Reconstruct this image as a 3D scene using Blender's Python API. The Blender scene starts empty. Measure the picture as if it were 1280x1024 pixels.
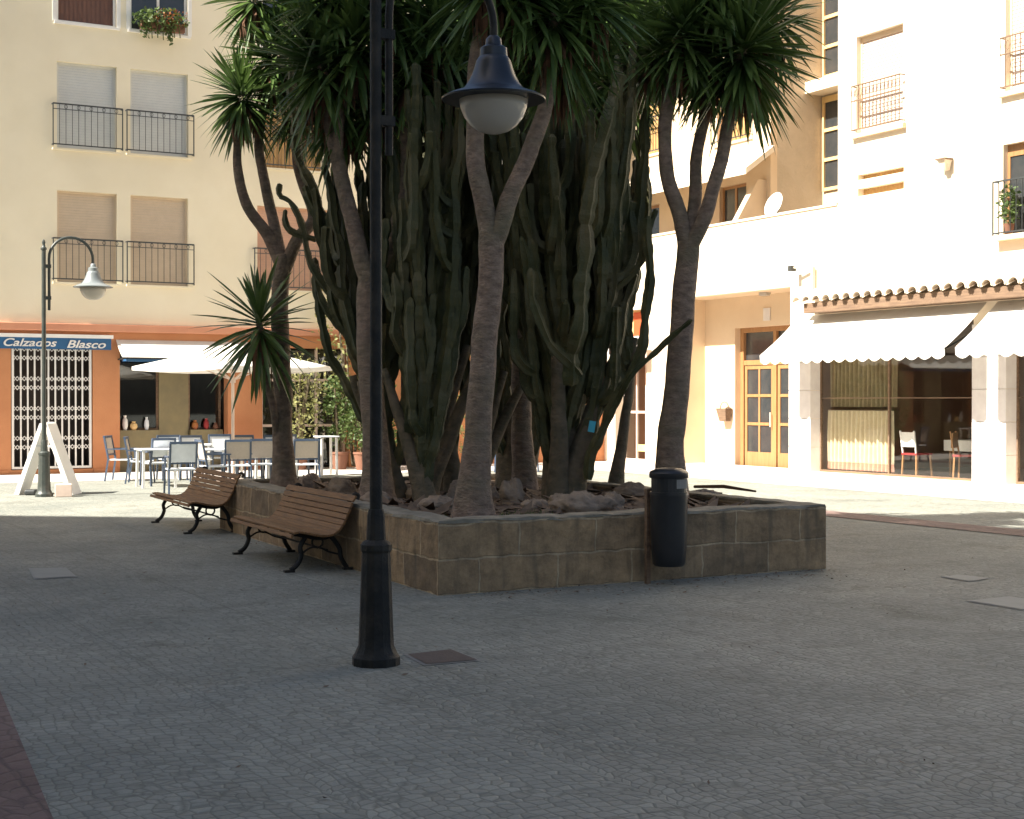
import bpy, math, random
from mathutils import Vector, Matrix, noise
R = math.radians
scene = bpy.context.scene
COL = scene.collection
F_PX, EYE, HORIZON = 1880.0, 1.65, 500.0      # calibration of the photograph (1280 x 1024)

# ------------------------------------------------------------------ helpers
def ground(px, py):
    """pixel of a point standing on the ground -> metres"""
    d = F_PX*EYE/(py-HORIZON)
    return Vector(((px-640)/F_PX*d, d, 0))
def at(px, py, d):
    return Vector(((px-640)/F_PX*d, d, EYE+(HORIZON-py)/F_PX*d))

class MB:
    def __init__(s): s.v=[]; s.f=[]; s.sm=[]
    def add(s, vs, fs, smooth=False):
        b=len(s.v); s.v += [tuple(v) for v in vs]; s.f += [tuple(i+b for i in f) for f in fs]; s.sm += [smooth]*len(fs); return s
    def box(s, x0,x1,y0,y1,z0,z1, M=None):
        vs=[Vector(p) for p in ((x0,y0,z0),(x1,y0,z0),(x1,y1,z0),(x0,y1,z0),(x0,y0,z1),(x1,y0,z1),(x1,y1,z1),(x0,y1,z1))]
        if M: vs=[M@v for v in vs]
        return s.add(vs, [(0,3,2,1),(4,5,6,7),(0,1,5,4),(1,2,6,5),(2,3,7,6),(3,0,4,7)])
    def bar(s, a, b, w, h=None, up=(0,0,1)):
        a=Vector(a); b=Vector(b); d=(b-a); L=d.length; d.normalize(); h=h or w
        up=Vector(up)
        if abs(d.dot(up))>.97: up=Vector((1,0,0))
        x=d.cross(up).normalized(); z=x.cross(d)
        vs=[]
        for p in (a,b):
            for i,j in ((-1,-1),(1,-1),(1,1),(-1,1)): vs.append(p+x*(i*w/2)+z*(j*h/2))
        return s.add(vs, [(0,1,2,3),(7,6,5,4),(0,4,5,1),(1,5,6,2),(2,6,7,3),(3,7,4,0)])
    def tube(s, pts, rad, n=10, ribs=0, caps=True, star=.0, phase=0):
        pts=[Vector(p) for p in pts]; m=len(pts)
        if not hasattr(rad,'__len__'): rad=[rad]*m
        up=None; rings=[]; vs=[]
        for i,p in enumerate(pts):
            d=(pts[min(i+1,m-1)]-pts[max(i-1,0)]).normalized()
            if up is None: up=Vector((1,0,0)) if abs(d.x)<.8 else Vector((0,1,0))
            x=(up-d*up.dot(d)).normalized(); y=d.cross(x); up=x
            for k in range(n):
                a=2*math.pi*k/n+phase; r=rad[i]
                if ribs: r*= 1-star*(k%2)
                vs.append(p+x*(math.cos(a)*r)+y*(math.sin(a)*r))
        fs=[]
        for i in range(m-1):
            for k in range(n): fs.append((i*n+k,i*n+(k+1)%n,(i+1)*n+(k+1)%n,(i+1)*n+k))
        if caps: fs.append(tuple(reversed(range(n)))); fs.append(tuple((m-1)*n+k for k in range(n)))
        return s.add(vs,fs,not ribs)
    def lathe(s, prof, n=24, M=None, flute=0):
        vs=[];fs=[]
        for r,z in prof:
            for k in range(n):
                a=2*math.pi*k/n; q=r*(1-flute*(k%2)); v=Vector((q*math.cos(a),q*math.sin(a),z)); vs.append(M@v if M else v)
        m=len(prof)
        for i in range(m-1):
            for k in range(n): fs.append((i*n+k,i*n+(k+1)%n,(i+1)*n+(k+1)%n,(i+1)*n+k))
        fs.append(tuple(reversed(range(n)))); fs.append(tuple((m-1)*n+k for k in range(n)))
        return s.add(vs,fs,True)
    def prism(s, poly, z0, z1):
        n=len(poly); vs=[(x,y,z0) for x,y in poly]+[(x,y,z1) for x,y in poly]
        return s.add(vs,[tuple(reversed(range(n))),tuple(range(n,2*n))]+[(i,(i+1)%n,n+(i+1)%n,n+i) for i in range(n)])
    def build(s, name, m, parent=None, bevel=0, sharp=35):
        me=bpy.data.meshes.new(name); me.from_pydata(s.v,[],s.f); me.update()
        me.materials.append(m)
        if any(s.sm):
            me.polygons.foreach_set('use_smooth', s.sm)
            try: me.set_sharp_from_angle(angle=R(sharp))
            except Exception: pass
        o=bpy.data.objects.new(name,me); COL.objects.link(o); o.parent=parent
        if bevel:
            b=o.modifiers.new('bevel','BEVEL'); b.width=bevel; b.segments=2; b.limit_method='ANGLE'
        return o
def tag(o,label=None,cat=None,group=None,kind=None):
    if label: o['label']=label
    if cat: o['category']=cat
    if group: o['group']=group
    if kind: o['kind']=kind
    return o
def thing(name,label,cat,loc=(0,0,0),rz=0,group=None):
    o=bpy.data.objects.new(name,None); COL.objects.link(o); o.location=loc; o.rotation_euler=(0,0,rz)
    o.empty_display_size=.2
    return tag(o,label,cat,group)
def copy_tree(o,parent=None):
    kids=list(o.children)
    c=o.copy(); COL.objects.link(c); c.parent=parent
    for k in kids: copy_tree(k,c)
    return c
def wall(x0,x1,z0,z1,holes,th,y0=0.):
    """wall sheet in the local x-z plane with real openings and reveals, front at y0"""
    m=MB()
    xs=sorted({x0,x1,*[h[0] for h in holes],*[h[1] for h in holes]}); zs=sorted({z0,z1,*[h[2] for h in holes],*[h[3] for h in holes]})
    for i in range(len(xs)-1):
        for j in range(len(zs)-1):
            cx=(xs[i]+xs[i+1])/2; cz=(zs[j]+zs[j+1])/2
            if any(h[0]<cx<h[1] and h[2]<cz<h[3] for h in holes): continue
            for y,fl in ((y0,0),(y0+th,1)):
                q=[(xs[i],y,zs[j]),(xs[i+1],y,zs[j]),(xs[i+1],y,zs[j+1]),(xs[i],y,zs[j+1])]
                m.add(q,[(3,2,1,0) if fl else (0,1,2,3)])
    for a,b,c,d in list(holes)+[(x0,x1,z0,z1)]:
        for p,q in (((a,c),(b,c)),((b,c),(b,d)),((b,d),(a,d)),((a,d),(a,c))):
            m.add([(p[0],y0,p[1]),(q[0],y0,q[1]),(q[0],y0+th,q[1]),(p[0],y0+th,p[1])],[(0,1,2,3)])
    return m

# ------------------------------------------------------------------ materials
def mat(name, c1, c2=None, rough=.8, scale=3., bump=0., bscale=40., metal=0, detail=6, spec=.5, stain=None, stain_scale=.6, stain_amt=.5, coord='Object', stretch=(1,1,1), transl=0):
    m=bpy.data.materials.new(name); m.use_nodes=True; nt=m.node_tree; N=nt.nodes; Lk=nt.links
    b=N['Principled BSDF']; out=N['Material Output']
    b.inputs['Roughness'].default_value=rough; b.inputs['Metallic'].default_value=metal; b.inputs['Specular IOR Level'].default_value=spec
    c2=c2 or tuple(x*.8 for x in c1)
    tc=N.new('ShaderNodeTexCoord'); mp=N.new('ShaderNodeMapping'); Lk.new(tc.outputs[coord],mp.inputs[0]); mp.inputs['Scale'].default_value=stretch
    n=N.new('ShaderNodeTexNoise'); n.inputs['Scale'].default_value=scale; n.inputs['Detail'].default_value=detail; n.inputs['Roughness'].default_value=.6; Lk.new(mp.outputs[0],n.inputs['Vector'])
    r=N.new('ShaderNodeValToRGB'); r.color_ramp.elements[0].position=.35; r.color_ramp.elements[1].position=.68
    r.color_ramp.elements[0].color=(*c1,1); r.color_ramp.elements[1].color=(*c2,1); Lk.new(n.outputs['Fac'],r.inputs[0])
    col=r.outputs[0]
    if stain:
        n2=N.new('ShaderNodeTexNoise'); n2.inputs['Scale'].default_value=stain_scale; n2.inputs['Detail'].default_value=8; Lk.new(mp.outputs[0],n2.inputs['Vector'])
        r2=N.new('ShaderNodeValToRGB'); r2.color_ramp.elements[0].position=.45; r2.color_ramp.elements[1].position=.7; r2.color_ramp.elements[1].color=(stain_amt,)*3+(1,); r2.color_ramp.elements[0].color=(0,0,0,1)
        Lk.new(n2.outputs['Fac'],r2.inputs[0])
        mx=N.new('ShaderNodeMix'); mx.data_type='RGBA'; Lk.new(r2.outputs[0],mx.inputs[0]); Lk.new(col,mx.inputs[6]); mx.inputs[7].default_value=(*stain,1); col=mx.outputs[2]
    Lk.new(col,b.inputs['Base Color'])
    if bump:
        n3=N.new('ShaderNodeTexNoise'); n3.inputs['Scale'].default_value=bscale; n3.inputs['Detail'].default_value=5; Lk.new(mp.outputs[0],n3.inputs['Vector'])
        bp=N.new('ShaderNodeBump'); bp.inputs['Strength'].default_value=min(1,bump); bp.inputs['Distance'].default_value=.02; Lk.new(n3.outputs['Fac'],bp.inputs['Height']); Lk.new(bp.outputs[0],b.inputs['Normal'])
    if transl:
        t=N.new('ShaderNodeBsdfTranslucent'); Lk.new(col,t.inputs[0]); ms=N.new('ShaderNodeMixShader'); ms.inputs[0].default_value=transl
        Lk.new(b.outputs[0],ms.inputs[1]); Lk.new(t.outputs[0],ms.inputs[2]); Lk.new(ms.outputs[0],out.inputs[0])
    return m
def nodes(m): return m.node_tree.nodes, m.node_tree.links

def paving(name, c1, c2, joint, vscale=14.5, rot=28.7, patches=None):
    m=bpy.data.materials.new(name); m.use_nodes=True; N,Lk=nodes(m); b=N['Principled BSDF']
    b.inputs['Roughness'].default_value=.72; b.inputs['Specular IOR Level'].default_value=.35
    tc=N.new('ShaderNodeTexCoord'); mp=N.new('ShaderNodeMapping'); mp.inputs['Rotation'].default_value=(0,0,R(-rot)); Lk.new(tc.outputs['Object'],mp.inputs[0])
    sx=N.new('ShaderNodeSeparateXYZ'); Lk.new(mp.outputs[0],sx.inputs[0])
    def mth(op,a,b=None,c=None):
        q=N.new('ShaderNodeMath'); q.operation=op
        for i_,v in enumerate((a,b,c)):
            if v is None: continue
            if hasattr(v,'is_linked') or hasattr(v,'links'): Lk.new(v,q.inputs[i_])
            else: q.inputs[i_].default_value=v
        return q.outputs[0]
    fr=mth('FRACT',mth('MULTIPLY',sx.outputs[0],.85)); tt=mth('MULTIPLY_ADD',fr,2.,-1.); arc=mth('SQRT',mth('MAXIMUM',mth('SUBTRACT',1.,mth('MULTIPLY',tt,tt)),0.))
    yy=mth('MULTIPLY_ADD',arc,-.16,sx.outputs[1]); cb=N.new('ShaderNodeCombineXYZ'); Lk.new(sx.outputs[0],cb.inputs[0]); Lk.new(yy,cb.inputs[1])
    wn=N.new('ShaderNodeTexNoise'); wn.inputs['Scale'].default_value=1.6; Lk.new(mp.outputs[0],wn.inputs['Vector'])
    mx0=N.new('ShaderNodeMix'); mx0.data_type='RGBA'; mx0.blend_type='LINEAR_LIGHT'; mx0.inputs[0].default_value=.06; Lk.new(cb.outputs[0],mx0.inputs[6]); Lk.new(wn.outputs['Color'],mx0.inputs[7])
    vo=N.new('ShaderNodeTexVoronoi'); vo.feature='DISTANCE_TO_EDGE'; vo.inputs['Scale'].default_value=vscale; vo.inputs['Randomness'].default_value=.5; Lk.new(mx0.outputs[2],vo.inputs['Vector'])
    vc=N.new('ShaderNodeTexVoronoi'); vc.inputs['Scale'].default_value=vscale; vc.inputs['Randomness'].default_value=.5; Lk.new(mx0.outputs[2],vc.inputs['Vector'])
    jr=N.new('ShaderNodeValToRGB'); jr.color_ramp.elements[0].position=.0; jr.color_ramp.elements[1].position=.09; jr.color_ramp.elements[0].color=(.62,.62,.62,1); jr.color_ramp.elements[1].color=(0,0,0,1); Lk.new(vo.outputs['Distance'],jr.inputs[0])
    # tile seams of the stamped slabs
    br=N.new('ShaderNodeTexBrick'); br.offset=0; br.inputs['Scale'].default_value=1; br.inputs['Brick Width'].default_value=1.25; br.inputs['Row Height'].default_value=1.25; br.inputs['Mortar Size'].default_value=.012; br.inputs['Mortar Smooth'].default_value=.3
    Lk.new(mp.outputs[0],br.inputs['Vector'])
    n=N.new('ShaderNodeTexNoise'); n.inputs['Scale'].default_value=.55; n.inputs['Detail'].default_value=9; n.inputs['Roughness'].default_value=.62; Lk.new(mp.outputs[0],n.inputs['Vector'])
    r=N.new('ShaderNodeValToRGB'); r.color_ramp.elements[0].position=.33; r.color_ramp.elements[1].position=.68; r.color_ramp.elements[0].color=(*c1,1); r.color_ramp.elements[1].color=(*c2,1); Lk.new(n.outputs['Fac'],r.inputs[0])
    # per-stone tone
    hs=N.new('ShaderNodeMix'); hs.data_type='RGBA'; hs.blend_type='OVERLAY'; hs.inputs[0].default_value=.16; Lk.new(r.outputs[0],hs.inputs[6]); bw=N.new('ShaderNodeRGBToBW'); Lk.new(vc.outputs['Color'],bw.inputs[0]); Lk.new(bw.outputs[0],hs.inputs[7])
    sat=N.new('ShaderNodeHueSaturation'); sat.inputs['Saturation'].default_value=.8; Lk.new(hs.outputs[2],sat.inputs['Color'])
    j=N.new('ShaderNodeMix'); j.data_type='RGBA'; Lk.new(jr.outputs[0],j.inputs[0]); Lk.new(sat.outputs[0],j.inputs[6]); j.inputs[7].default_value=(*joint,1)
    ad=N.new('ShaderNodeMath'); ad.operation='MULTIPLY'; ad.inputs[1].default_value=.4; Lk.new(br.outputs['Fac'],ad.inputs[0])
    j2=N.new('ShaderNodeMix'); j2.data_type='RGBA'; Lk.new(ad.outputs[0],j2.inputs[0]); Lk.new(j.outputs[2],j2.inputs[6]); j2.inputs[7].default_value=(*joint,1)
    # fine grit
    g=N.new('ShaderNodeTexNoise'); g.inputs['Scale'].default_value=70; g.inputs['Detail'].default_value=3; Lk.new(mp.outputs[0],g.inputs['Vector'])
    gm=N.new('ShaderNodeMix'); gm.data_type='RGBA'; gm.blend_type='OVERLAY'; gm.inputs[0].default_value=.25; Lk.new(j2.outputs[2],gm.inputs[6]); Lk.new(g.outputs['Fac'],gm.inputs[7])
    # old spills and chewing gum marks
    st=N.new('ShaderNodeTexNoise'); st.inputs['Scale'].default_value=.9; st.inputs['Detail'].default_value=10; st.inputs['Roughness'].default_value=.7; st.inputs['Distortion'].default_value=.6; mp2=N.new('ShaderNodeMapping'); mp2.inputs['Location'].default_value=(13,7,0); Lk.new(tc.outputs['Object'],mp2.inputs[0]); Lk.new(mp2.outputs[0],st.inputs['Vector'])
    sr=N.new('ShaderNodeValToRGB'); sr.color_ramp.elements[0].position=.55; sr.color_ramp.elements[1].position=.75; sr.color_ramp.elements[0].color=(1,1,1,1); sr.color_ramp.elements[1].color=(.62,.60,.57,1); Lk.new(st.outputs['Fac'],sr.inputs[0])
    gv=N.new('ShaderNodeTexVoronoi'); gv.inputs['Scale'].default_value=1.7; Lk.new(mp2.outputs[0],gv.inputs['Vector']); gs=N.new('ShaderNodeValToRGB'); gs.color_ramp.elements[0].position=.025; gs.color_ramp.elements[1].position=.045; gs.color_ramp.elements[0].color=(.5,.5,.5,1); gs.color_ramp.elements[1].color=(1,1,1,1); Lk.new(gv.outputs['Distance'],gs.inputs[0])
    m3=N.new('ShaderNodeMix'); m3.data_type='RGBA'; m3.blend_type='MULTIPLY'; m3.inputs[0].default_value=1; Lk.new(gm.outputs[2],m3.inputs[6]); Lk.new(sr.outputs[0],m3.inputs[7])
    m4=N.new('ShaderNodeMix'); m4.data_type='RGBA'; m4.blend_type='MULTIPLY'; m4.inputs[0].default_value=1; Lk.new(m3.outputs[2],m4.inputs[6]); Lk.new(gs.outputs[0],m4.inputs[7])
    Lk.new(m4.outputs[2],b.inputs['Base Color'])
    mr=N.new('ShaderNodeMapRange'); mr.inputs[1].default_value=0; mr.inputs[2].default_value=.16; Lk.new(vo.outputs['Distance'],mr.inputs[0])
    ga=N.new('ShaderNodeMath'); ga.operation='MULTIPLY_ADD'; ga.inputs[1].default_value=.35; Lk.new(g.outputs['Fac'],ga.inputs[0]); Lk.new(mr.outputs[0],ga.inputs[2])
    bp=N.new('ShaderNodeBump'); bp.inputs['Strength'].default_value=.55; bp.inputs['Distance'].default_value=.012; Lk.new(ga.outputs[0],bp.inputs['Height']); Lk.new(bp.outputs[0],b.inputs['Normal'])
    return m

M={}
M['ground']=paving('plaza paving',(.185,.20,.172),(.29,.292,.24),(.098,.105,.09))
M['brickpave']=paving('red paving',(.15,.085,.072),(.20,.12,.10),(.08,.055,.05),vscale=7)
M['pale']=paving('pale pavement',(.50,.45,.40),(.60,.54,.48),(.38,.34,.3),vscale=2.2)
M['cream']=mat('cream render',(.80,.735,.57),(.77,.70,.53),rough=.92,scale=1.1,bump=.25,bscale=60,stain=(.66,.59,.44),stain_scale=.35,stain_amt=.6)
M['orange']=mat('orange render',(.54,.245,.115),(.48,.21,.095),rough=.9,scale=1.5,bump=.25,bscale=50,stain=(.35,.12,.05),stain_amt=.5)
M['coral']=mat('coral cornice',(.58,.27,.16),(.52,.23,.14),rough=.85,scale=2)
M['white']=mat('white render',(.80,.70,.55),(.76,.65,.50),rough=.9,scale=1,bump=.2,bscale=60,stain=(.66,.56,.42),stain_scale=.5,stain_amt=.35)
M['peach']=mat('peach render',(.70,.55,.38),(.65,.50,.34),rough=.9,scale=1.3,bump=.2,bscale=60,stain=(.6,.42,.27),stain_amt=.4)
M['whitepaint']=mat('white paint',(.80,.79,.76),(.74,.73,.69),rough=.5,scale=4)
M['beige']=mat('beige rough render',(.52,.43,.32),(.46,.38,.28),rough=.95,scale=2.5,bump=.6,bscale=18)
M['marble']=mat('pale stone cladding',(.72,.69,.66),(.62,.58,.56),rough=.4,scale=3)
M['awn']=mat('white canvas',(.82,.80,.74),(.76,.73,.66),rough=.85,scale=2,transl=.22)
M['valanceblue']=mat('blue sign face',(.015,.09,.22),(.02,.11,.26),rough=.45,scale=2)
M['letter']=mat('white lettering',(.8,.8,.78),rough=.4)
M['shutblue']=mat('grey roller shutter',(.58,.585,.555),(.54,.545,.52),rough=.6,scale=5)
M['shutbeige']=mat('beige roller shutter',(.58,.46,.33),(.53,.42,.30),rough=.6,scale=5)
M['shutpink']=mat('pink roller shutter',(.56,.33,.22),(.50,.29,.19),rough=.6,scale=5)
M['shutochre']=mat('ochre boarded shutter',(.45,.27,.10),(.36,.21,.08),rough=.6,scale=5)
M['shutbrown']=mat('brown curtain blind',(.14,.065,.045),(.09,.045,.035),rough=.7,scale=5,stretch=(6,1,1))
for k in ('shutblue','shutbeige','shutpink','shutbrown','shutochre'):   # slats
    N,Lk=nodes(M[k]); w=N.new('ShaderNodeTexWave'); w.bands_direction='X' if k in('shutbrown','shutochre') else 'Z'; w.inputs['Scale'].default_value=3.2 if k in('shutbrown','shutochre') else 6.
    tc=N.new('ShaderNodeTexCoord'); Lk.new(tc.outputs['Object'],w.inputs['Vector']); bp=N.new('ShaderNodeBump'); bp.inputs['Strength'].default_value=.5 if k in('shutbrown','shutochre') else .08; bp.inputs['Distance'].default_value=.02
    Lk.new(w.outputs['Fac'],bp.inputs['Height']); Lk.new(bp.outputs[0],N['Principled BSDF'].inputs['Normal'])
M['iron']=mat('grey railing iron',(.06,.065,.065),rough=.5,metal=.3)
M['darkiron']=mat('black painted cast iron',(.007,.008,.008),(.016,.015,.013),rough=.6,scale=18,bump=.3,bscale=60,spec=.3,stain=(.05,.042,.032),stain_scale=7,stain_amt=.6)
M['bluemetal']=mat('blue grey lamp hood',(.008,.012,.02),(.013,.019,.03),rough=.33,scale=9)
M['greymetal']=mat('weathered grey post paint',(.035,.045,.04),(.06,.065,.055),rough=.45,scale=12)
M['wood']=mat('bench slat wood',(.27,.135,.045),(.135,.065,.024),rough=.6,scale=2.5,bump=.35,bscale=9,stretch=(1.5,22,22))
M['doorwood']=mat('varnished door wood',(.38,.20,.085),(.30,.15,.06),rough=.4,scale=2,stretch=(9,9,1))
M['darkwood']=mat('old beam wood',(.22,.14,.085),(.13,.08,.05),rough=.8,scale=2,bump=.4,bscale=12,stretch=(1,12,12))
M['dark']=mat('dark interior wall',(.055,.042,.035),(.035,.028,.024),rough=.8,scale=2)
M['brownwall']=mat('brown interior wall',(.34,.22,.15),(.28,.17,.12),rough=.8,scale=2)
M['floor']=mat('interior floor tile',(.16,.15,.13),(.12,.11,.10),rough=.4,scale=3)
M['olive']=mat('olive tiled pier',(.22,.18,.09),(.17,.14,.075),rough=.6,scale=3)
M['curtain']=mat('cream curtain',(.78,.68,.47),(.70,.59,.40),rough=.9,scale=6,transl=.15)
M['curtainred']=mat('red curtain hem',(.68,.32,.22),(.6,.27,.19),rough=.9,scale=6)
M['curtainbrown']=mat('tan net curtain',(.30,.24,.14),(.23,.18,.10),rough=.9,scale=6)
M['red']=mat('red upholstery',(.32,.03,.03),(.25,.025,.025),rough=.8)
M['redpanel']=mat('orange red panel',(.60,.10,.03),(.5,.08,.03),rough=.5)
M['yellowpanel']=mat('yellow panel',(.75,.55,.25),(.7,.45,.2),rough=.5,scale=3)
M['tile']=mat('roof tile',(.74,.66,.53),(.58,.45,.34),rough=.85,scale=5,bump=.3,bscale=30)
M['chairframe']=mat('slate blue chair frame',(.05,.075,.12),(.07,.095,.14),rough=.4)
M['chairwhite']=mat('white chair resin',(.72,.76,.80),rough=.4)
M['sling']=mat('beige chair sling',(.52,.44,.36),(.47,.40,.33),rough=.8,scale=30)
M['umbpole']=mat('pinkish white umbrella pole',(.78,.62,.52),rough=.5)
M['yuccabark']=mat('yucca bark',(.30,.22,.165),(.15,.105,.08),rough=.95,scale=9,bump=1,bscale=26,stretch=(1,1,1.9),stain=(.10,.11,.055),stain_scale=1.4,stain_amt=.5)
M['cactusbark']=mat('corky cactus trunk',(.17,.13,.085),(.085,.075,.045),rough=.95,scale=5,bump=.9,bscale=20,stretch=(1,1,1.6))
M['leaf']=mat('yucca leaf',(.115,.18,.045),(.045,.088,.026),rough=.38,scale=2.2,transl=.22)
M['deadleaf']=mat('dead brown leaf',(.20,.10,.055),(.10,.05,.03),rough=.9,scale=2.2,transl=.2)
M['cactus']=mat('cactus skin',(.036,.044,.014),(.092,.090,.028),rough=.65,scale=2.0,bump=.5,bscale=40,stain=(.10,.08,.04),stain_scale=2,stain_amt=.7)
M['soil']=mat('dry planter soil',(.185,.125,.085),(.11,.075,.052),rough=1,scale=5,bump=1,bscale=22,stain=(.21,.15,.11),stain_scale=3,stain_amt=.7)
M['litter']=mat('dry litter',(.20,.14,.095),(.10,.072,.05),rough=1,scale=4)
M['rock']=mat('porous limestone',(.34,.26,.185),(.15,.112,.08),rough=.95,scale=6,bump=1,bscale=18,stain=(.36,.29,.23),stain_scale=3,stain_amt=.6)
M['grass']=mat('short grass',(.06,.12,.025),(.09,.13,.04),rough=.8,transl=.2)
M['bush']=mat('shrub leaves',(.06,.11,.025),(.11,.15,.04),rough=.6,scale=5,transl=.3)
M['vine']=mat('yellow green leaves',(.20,.22,.07),(.30,.28,.12),rough=.7,scale=3,transl=.3)
M['flower']=mat('orange flowers',(.34,.14,.03),(.25,.06,.03),rough=.7,scale=9)
M['terracotta']=mat('terracotta',(.22,.10,.06),rough=.8)
M['cap']=mat('cement coping',(.30,.27,.21),(.16,.145,.11),rough=.9,scale=5,bump=.6,bscale=30,stain=(.16,.15,.11),stain_scale=2.5,stain_amt=.7)
M['manhole']=mat('rusty manhole',(.115,.085,.07),(.09,.07,.06),rough=.7,scale=9,bump=.5,bscale=60)
M['manframe']=mat('pale manhole rim',(.28,.27,.245),rough=.8,scale=8)
M['bin']=mat('black bin steel',(.012,.014,.018),(.02,.021,.024),rough=.32,scale=8,spec=.5)
M['blue tag']=mat('turquoise tag',(.05,.45,.60),rough=.4)
M['black']=mat('black sign face',(.012,.012,.013),rough=.3)
M['amber']=mat('amber figures',(.75,.35,.08),rough=.5)

# sandstone blocks of the planter wall
def stone_mat():
    m=bpy.data.materials.new('sandstone blocks'); m.use_nodes=True; N,Lk=nodes(m); b=N['Principled BSDF']; b.inputs['Roughness'].default_value=.93
    tc=N.new('ShaderNodeTexCoord'); uv=tc.outputs['UV']
    wn=N.new('ShaderNodeTexNoise'); wn.inputs['Scale'].default_value=5; Lk.new(uv,wn.inputs['Vector'])
    w=N.new('ShaderNodeMix'); w.data_type='RGBA'; w.blend_type='LINEAR_LIGHT'; w.inputs[0].default_value=.025; Lk.new(uv,w.inputs[6]); Lk.new(wn.outputs['Color'],w.inputs[7])
    br=N.new('ShaderNodeTexBrick'); br.inputs['Scale'].default_value=1; br.inputs['Brick Width'].default_value=.78; br.inputs['Row Height'].default_value=.30; br.inputs['Mortar Size'].default_value=.012; br.inputs['Mortar Smooth'].default_value=.5
    br.inputs['Color1'].default_value=(.34,.25,.16,1); br.inputs['Color2'].default_value=(.165,.13,.095,1); br.inputs['Mortar'].default_value=(.44,.36,.26,1); br.inputs['Bias'].default_value=-.1
    Lk.new(w.outputs[2],br.inputs['Vector'])
    n=N.new('ShaderNodeTexNoise'); n.inputs['Scale'].default_value=4.5; n.inputs['Detail'].default_value=12; n.inputs['Roughness'].default_value=.72; Lk.new(uv,n.inputs['Vector'])
    r=N.new('ShaderNodeValToRGB'); e=r.color_ramp.elements; e[0].position=.3; e[0].color=(.48,.45,.40,1); e[1].position=.66; e[1].color=(1.4,1.3,1.12,1); Lk.new(n.outputs['Fac'],r.inputs[0])
    mu=N.new('ShaderNodeMix'); mu.data_type='RGBA'; mu.blend_type='MULTIPLY'; mu.inputs[0].default_value=1; Lk.new(br.outputs['Color'],mu.inputs[6]); Lk.new(r.outputs[0],mu.inputs[7])
    # vertical run marks
    mp=N.new('ShaderNodeMapping'); mp.inputs['Scale'].default_value=(6,.7,1); Lk.new(uv,mp.inputs[0]); ns=N.new('ShaderNodeTexNoise'); ns.inputs['Scale'].default_value=1.5; ns.inputs['Detail'].default_value=6; Lk.new(mp.outputs[0],ns.inputs['Vector'])
    rs=N.new('ShaderNodeValToRGB'); rs.color_ramp.elements[0].position=.52; rs.color_ramp.elements[1].position=.72; rs.color_ramp.elements[0].color=(0,0,0,1); rs.color_ramp.elements[1].color=(.6,.6,.6,1); Lk.new(ns.outputs['Fac'],rs.inputs[0])
    m2=N.new('ShaderNodeMix'); m2.data_type='RGBA'; Lk.new(rs.outputs[0],m2.inputs[0]); Lk.new(mu.outputs[2],m2.inputs[6]); m2.inputs[7].default_value=(.085,.075,.055,1)
    Lk.new(m2.outputs[2],b.inputs['Base Color'])
    sm=N.new('ShaderNodeMath'); sm.operation='MULTIPLY_ADD'; sm.inputs[1].default_value=-.4; Lk.new(br.outputs['Fac'],sm.inputs[0]); Lk.new(n.outputs['Fac'],sm.inputs[2])
    bp=N.new('ShaderNodeBump'); bp.inputs['Strength'].default_value=.9; bp.inputs['Distance'].default_value=.03; Lk.new(sm.outputs[0],bp.inputs['Height']); Lk.new(bp.outputs[0],b.inputs['Normal'])
    return m
M['stone']=stone_mat()
def glass_mat(name,tint,gloss=.10):
    m=bpy.data.materials.new(name); m.use_nodes=True; N,Lk=nodes(m); N.remove(N['Principled BSDF']); out=N['Material Output']
    t=N.new('ShaderNodeBsdfTransparent'); t.inputs[0].default_value=(*tint,1); g=N.new('ShaderNodeBsdfGlossy'); g.inputs['Roughness'].default_value=.02
    ge=N.new('ShaderNodeNewGeometry'); dp=N.new('ShaderNodeVectorMath'); dp.operation='DOT_PRODUCT'; Lk.new(ge.outputs['Normal'],dp.inputs[0]); Lk.new(ge.outputs['Incoming'],dp.inputs[1])
    ab=N.new('ShaderNodeMath'); ab.operation='ABSOLUTE'; Lk.new(dp.outputs['Value'],ab.inputs[0]); iv=N.new('ShaderNodeMath'); iv.operation='SUBTRACT'; iv.inputs[0].default_value=1; Lk.new(ab.outputs[0],iv.inputs[1])
    pw=N.new('ShaderNodeMath'); pw.operation='POWER'; pw.inputs[1].default_value=5; Lk.new(iv.outputs[0],pw.inputs[0]); a=N.new('ShaderNodeMath'); a.operation='MULTIPLY_ADD'; a.inputs[1].default_value=.94; a.inputs[2].default_value=.05; Lk.new(pw.outputs[0],a.inputs[0])
    mx=N.new('ShaderNodeMixShader'); Lk.new(a.outputs[0],mx.inputs[0]); Lk.new(t.outputs[0],mx.inputs[1]); Lk.new(g.outputs[0],mx.inputs[2]); Lk.new(mx.outputs[0],out.inputs[0])
    return m
M['glass']=glass_mat('window glass',(.975,.985,.98))
M['globe']=mat('frosted lamp globe',(.62,.58,.52),(.58,.54,.48),rough=.16,transl=.35,scale=2)
M['darkglass']=mat('dark window pane',(.03,.035,.038),(.05,.05,.05),rough=.08,spec=.8)

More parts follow.
